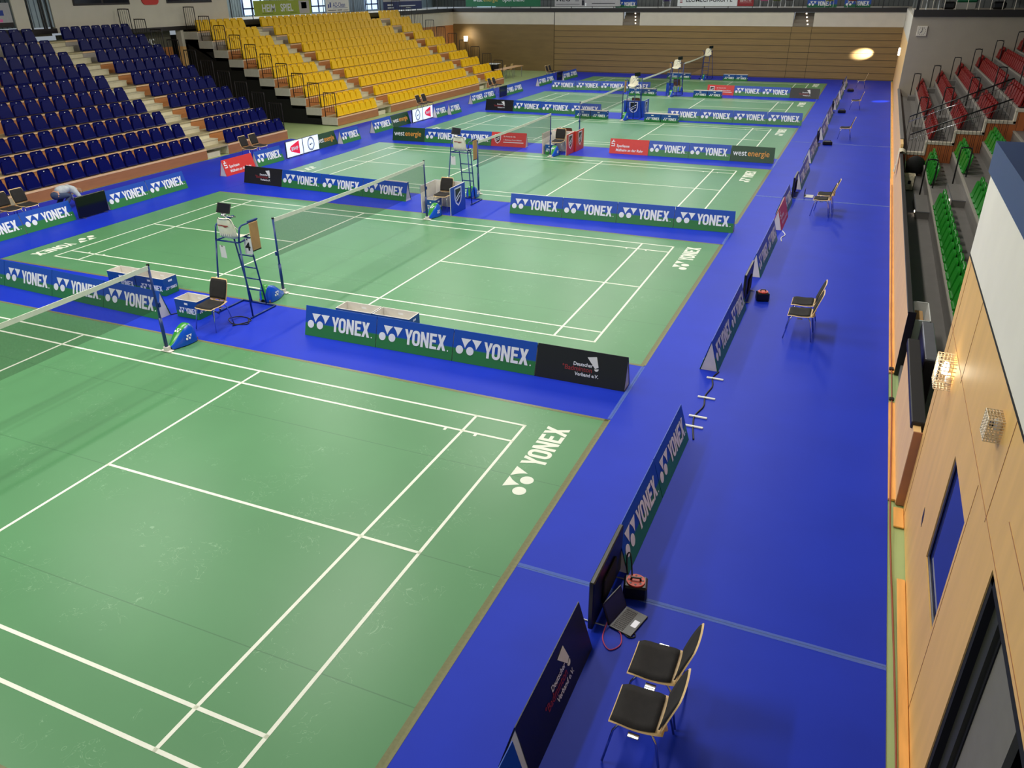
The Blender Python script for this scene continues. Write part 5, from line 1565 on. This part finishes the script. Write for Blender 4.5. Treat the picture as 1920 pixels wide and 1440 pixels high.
def caged_lamp(y0, y1, z0, z1, d, lit, label):
    t = thing('caged_lamp' if lit else 'caged_detector', label, 'lamp' if lit else 'detector', (XR, y0, z0))
    Y = y1 - y0; Z = z1 - z0
    for nm, n, f in (('cage_upright', 6, lambda q: [(0, Y * q, 0), (-d, Y * q, 0.0), (-d, Y * q, Z), (0, Y * q, Z)]), ('cage_hoop', 8, lambda q: [(0, 0, Z * q), (-d, 0, Z * q), (-d, Y, Z * q), (0, Y, Z * q)])):
        for i in range(n):
            MB().tube(f(i / (n - 1)), 0.0045, 5).build(nm, M['cage'], t)
    for i in range(1, 5):
        q = i / 5
        MB().tube([(-d * q, 0, 0), (-d * q, Y, 0), (-d * q, Y, Z), (-d * q, 0, Z), (-d * q, 0, 0)], 0.004, 5).build('cage_hoop', M['cage'], t)
    if lit:
        MB().bbox((-0.05, Y * .3, Z * .1), (0, Y * .7, Z * .4), .01).build('fitting', M['bannerwhite'], t)
        b = MB(); R = []
        for i in range(9):
            a = PI * i / 8 - PI / 2
            R.append([(-0.075 + 0.035 * math.cos(a) * math.cos(2 * PI * k / 12), Y * .5 + 0.035 * math.cos(a) * math.sin(2 * PI * k / 12), Z * .62 + 0.075 * math.sin(a)) for k in range(12)])
        b.surf(R, 0, True)
        b.build('bulb', M['lampglass'], t, True)
        l = D.lights.new('lamp_bulb', 'POINT'); l.energy = 2.4; l.color = (1, .94, .80); l.shadow_soft_size = 0.06
        lo_ = D.objects.new('lamp_bulb', l); COL.objects.link(lo_); lo_.location = (XR - 0.17, y0 + Y * .5, z0 + Z * .62)
    else:
        MB().bbox((-0.05, Y * .3, Z * .35), (0, Y * .75, Z * .8), .015).build('fitting', M['bannerwhite'], t)
        MB().bbox((-0.07, Y * .4, Z * .42), (-0.05, Y * .66, Z * .68), .01).build('sensor_eye', M['black'], t)
caged_lamp(5.03, 5.30, 2.02, 2.30, 0.15, True, 'lit lamp in a white wire cage on the wooden wall')
caged_lamp(2.64, 2.82, 2.77, 2.93, 0.10, False, 'unlit white device in a wire cage below the white wall')

# lit lamps at the far end, their beams, and an added spot
t = thing('wall_lamp', 'glowing lamp on a pole in the far left corner', 'lamp', (-12.0, 55.4, 0))
MB().tube([(0, 0, 0), (0, 0, 2.0)], 0.03, 8).build('pole', M['rail'], t)
MB().cyl((0, 0), 0.15, 2.0, 2.34, 14).build('lamp_shade', M['lampglass'], t)
t = thing('wall_lamp', 'glowing white lamp low on the right wall near the far corner', 'lamp', (18.235, 52.6, 1.75))
MB().bbox((-0.10, -0.14, 0), (0, 0.14, 0.42), 0.02).build('lamp_shade', M['lampglass'], t)
def spot(loc, target, e, ang, col=(1, .9, .72), blend=.6, size=.05):
    l = D.lights.new('light_patch_beam', 'SPOT'); l.energy = e; l.spot_size = math.radians(ang); l.spot_blend = blend; l.color = col; l.shadow_soft_size = size
    o = D.objects.new('light_patch_beam', l); COL.objects.link(o); o.location = loc
    o.rotation_euler = (Vector(target) - Vector(loc)).to_track_quat('-Z', 'Y').to_euler()
spot((18.05, 54.75, 1.85), (16.25, 55.9, 1.58), 5200, 20, (1, .93, .82), .9)
spot((-12.0, 55.1, 2.5), (-11.9, 55.9, 2.2), 30, 120)
spot((12.0, 36, 9.0), (17.6, 45.1, 0), 16000, 3.4, (1, 1, 1), .5)  # added mid-air spot, makes the sunlit patch on the blue mat

# tables in the far left corner
t = thing('long_table', 'long wooden table in the far left corner beyond the yellow seats', 'table', (-5.98, 49.8, 0))
MB().bbox((-0.31, -1.85, 0.69), (0.31, 1.85, 0.72), .008).build('table_top', M['tableply'], t)
for y in (-1.6, 0.1, 1.6):
    for x in (-0.26, 0.26):
        MB().tube([(x, y, 0), (x, y, 0.69)], 0.016, 6).build('leg', M['silver'], t)
t = thing('side_table', 'small white table behind the long wooden table', 'table', (-7.4, 50.3, 0))
MB().bbox((-0.4, -0.4, 0.87), (0.4, 0.4, 0.90), .008).build('table_top', M['papers'], t)
MB().bbox((-0.3, -0.3, 0.0), (0.3, 0.3, 0.87), .01).build('cabinet', M['rail'], t)
chair(-6.75, 50.2, PI, 'black chair behind the long wooden table in the far corner', 'chairs at the long table')
chair(-6.7, 51.3, PI, 'black chair at the far end of the long wooden table', 'chairs at the long table')

# small plate on the front panel behind the person
tag(MB().bbox((FX + 0.0, 11.95, 0.10), (FX + 0.012, 12.45, 0.30), .003).build('wall_plate', M['deck']), 'brass coloured plate on the wooden front panel beside the crouching person', 'plate')

# ------------------------------------------------------------------ crouching person
def skin(name, verts, edges, m, parent=None, sub=2, root=0):
    me = D.meshes.new(name)
    me.from_pydata([v[:3] for v in verts], edges, [])
    me.materials.append(m)
    o = D.objects.new(name, me)
    COL.objects.link(o)
    if parent: o.parent = parent
    md = o.modifiers.new('skin', 'SKIN')
    md.use_smooth_shade = True
    for i, v in enumerate(verts):
        sv = me.skin_vertices[0].data[i]
        r = v[3]
        sv.radius = (r, r) if not isinstance(r, tuple) else r
        sv.use_root = (i == root)
    ss = o.modifiers.new('subdivision', 'SUBSURF')
    ss.levels = sub; ss.render_levels = sub
    return o
P0 = (-3.68, 12.38)
def pv(x, y, z, r): return (x, y, z, r)
V = [pv(0, 0, .44, .13), pv(.03, .17, .50, .125), pv(.06, .36, .53, .13), pv(.09, .50, .52, .085), pv(.11, .575, .49, .055), pv(.13, .66, .43, .085), pv(.14, .70, .38, .075),
     pv(-.09, .03, .42, .10), pv(-.13, .34, .36, .07), pv(-.14, .10, .06, .05), pv(-.14, .24, .035, .04),
     pv(.09, .03, .42, .10), pv(.15, .36, .36, .07), pv(.12, .12, .06, .05), pv(.13, .26, .035, .04)]
E_ = [(0, 1), (1, 2), (2, 3), (3, 4), (4, 5), (5, 6), (0, 7), (7, 8), (8, 9), (9, 10), (0, 11), (11, 12), (12, 13), (13, 14)]
def arm(s, hx, hy, hz):
    b = len(V)
    V.extend([pv(.09 + s * .15, .46, .49, .06), pv(.12 + s * .20, .52, .29, .045), pv(hx - .01, hy - .08, hz + .07, .028), pv(hx, hy, hz, .030)])
    E_.extend([(3, b), (b, b + 1), (b + 1, b + 2), (b + 2, b + 3)])
    for k in range(4):
        n = len(V)
        fx = (k - 1.5) * .02
        V.extend([pv(hx + fx, hy + .045, hz - .012, .010), pv(hx + fx * 1.15, hy + .075 - .006 * abs(k - 1.4), hz - .035, .008)])
        E_.extend([(b + 3, n), (n, n + 1)])
    n = len(V)
    V.extend([pv(hx - s * .04, hy + .0, hz - .005, .011), pv(hx - s * .055, hy + .03, hz - .02, .009)])
    E_.extend([(b + 3, n), (n, n + 1)])
arm(-1, -.05, .66, .10)
arm(1, .42, .70, .12)
person = skin('person', V, E_, M['skin'], None, 1)
person.location = (P0[0], P0[1], 0)
tag(person, 'crouching person in grey sweater bending down behind the switched-off screen', 'person')
sw = [pv(0, .03, .475, .15), pv(.03, .17, .515, .15), pv(.06, .36, .545, .15), pv(.09, .50, .525, .10), pv(.10, .545, .51, .07), pv(-.06, .46, .49, .08), pv(-.08, .52, .29, .06), pv(-.06, .60, .19, .04), pv(.24, .46, .49, .08), pv(.32, .52, .29, .06), pv(.40, .62, .20, .04)]
skin('sweater', sw, [(0, 1), (1, 2), (2, 3), (3, 4), (3, 5), (5, 6), (6, 7), (3, 8), (8, 9), (9, 10)], M['sweater'], person, 2)
jn = [pv(0, -.01, .44, .135), pv(-.09, .03, .42, .115), pv(-.13, .34, .365, .085), pv(-.14, .10, .09, .062), pv(.09, .03, .42, .115), pv(.15, .36, .365, .085), pv(.12, .12, .09, .062), pv(0, -.09, .42, .075), pv(0, -.125, .41, .03)]
skin('jeans', jn, [(0, 1), (1, 2), (2, 3), (0, 4), (4, 5), (5, 6), (0, 7), (7, 8)], M['jeans'], person, 2)
for s, x in ((-1, -.14), (1, .125)):
    skin('shoe', [pv(x, .08, .045, .05), pv(x, .20, .04, .048), pv(x, .29, .032, .036)], [(0, 1), (1, 2)], M['shoe'], person, 2)
hr = MB(); R = []
for i in range(7):
    a = PI / 2 - i / 6 * PI * 0.55
    R.append([(.135 + .094 * math.cos(a) * math.cos(2 * PI * k / 16), .655 + .108 * math.cos(a) * math.sin(2 * PI * k / 16), .425 + .094 * math.sin(a)) for k in range(16)])
hr.surf(R, 0, True)
hr.build('hair', M['hair'], person, True)
for s in (-1, 1):
    MB().bbox((.135 + s * .088 - .010, .66, .395), (.135 + s * .088 + .010, .685, .445), .006).build('ear', M['skin'], person)
    MB().bbox((.14 + s * .032 - .010, .752, .372), (.14 + s * .032 + .010, .762, .384), .003).build('eye', M['rail'], person)
MB().bbox((.13, .76, .345), (.15, .785, .368), .006).build('nose', M['skin'], person)
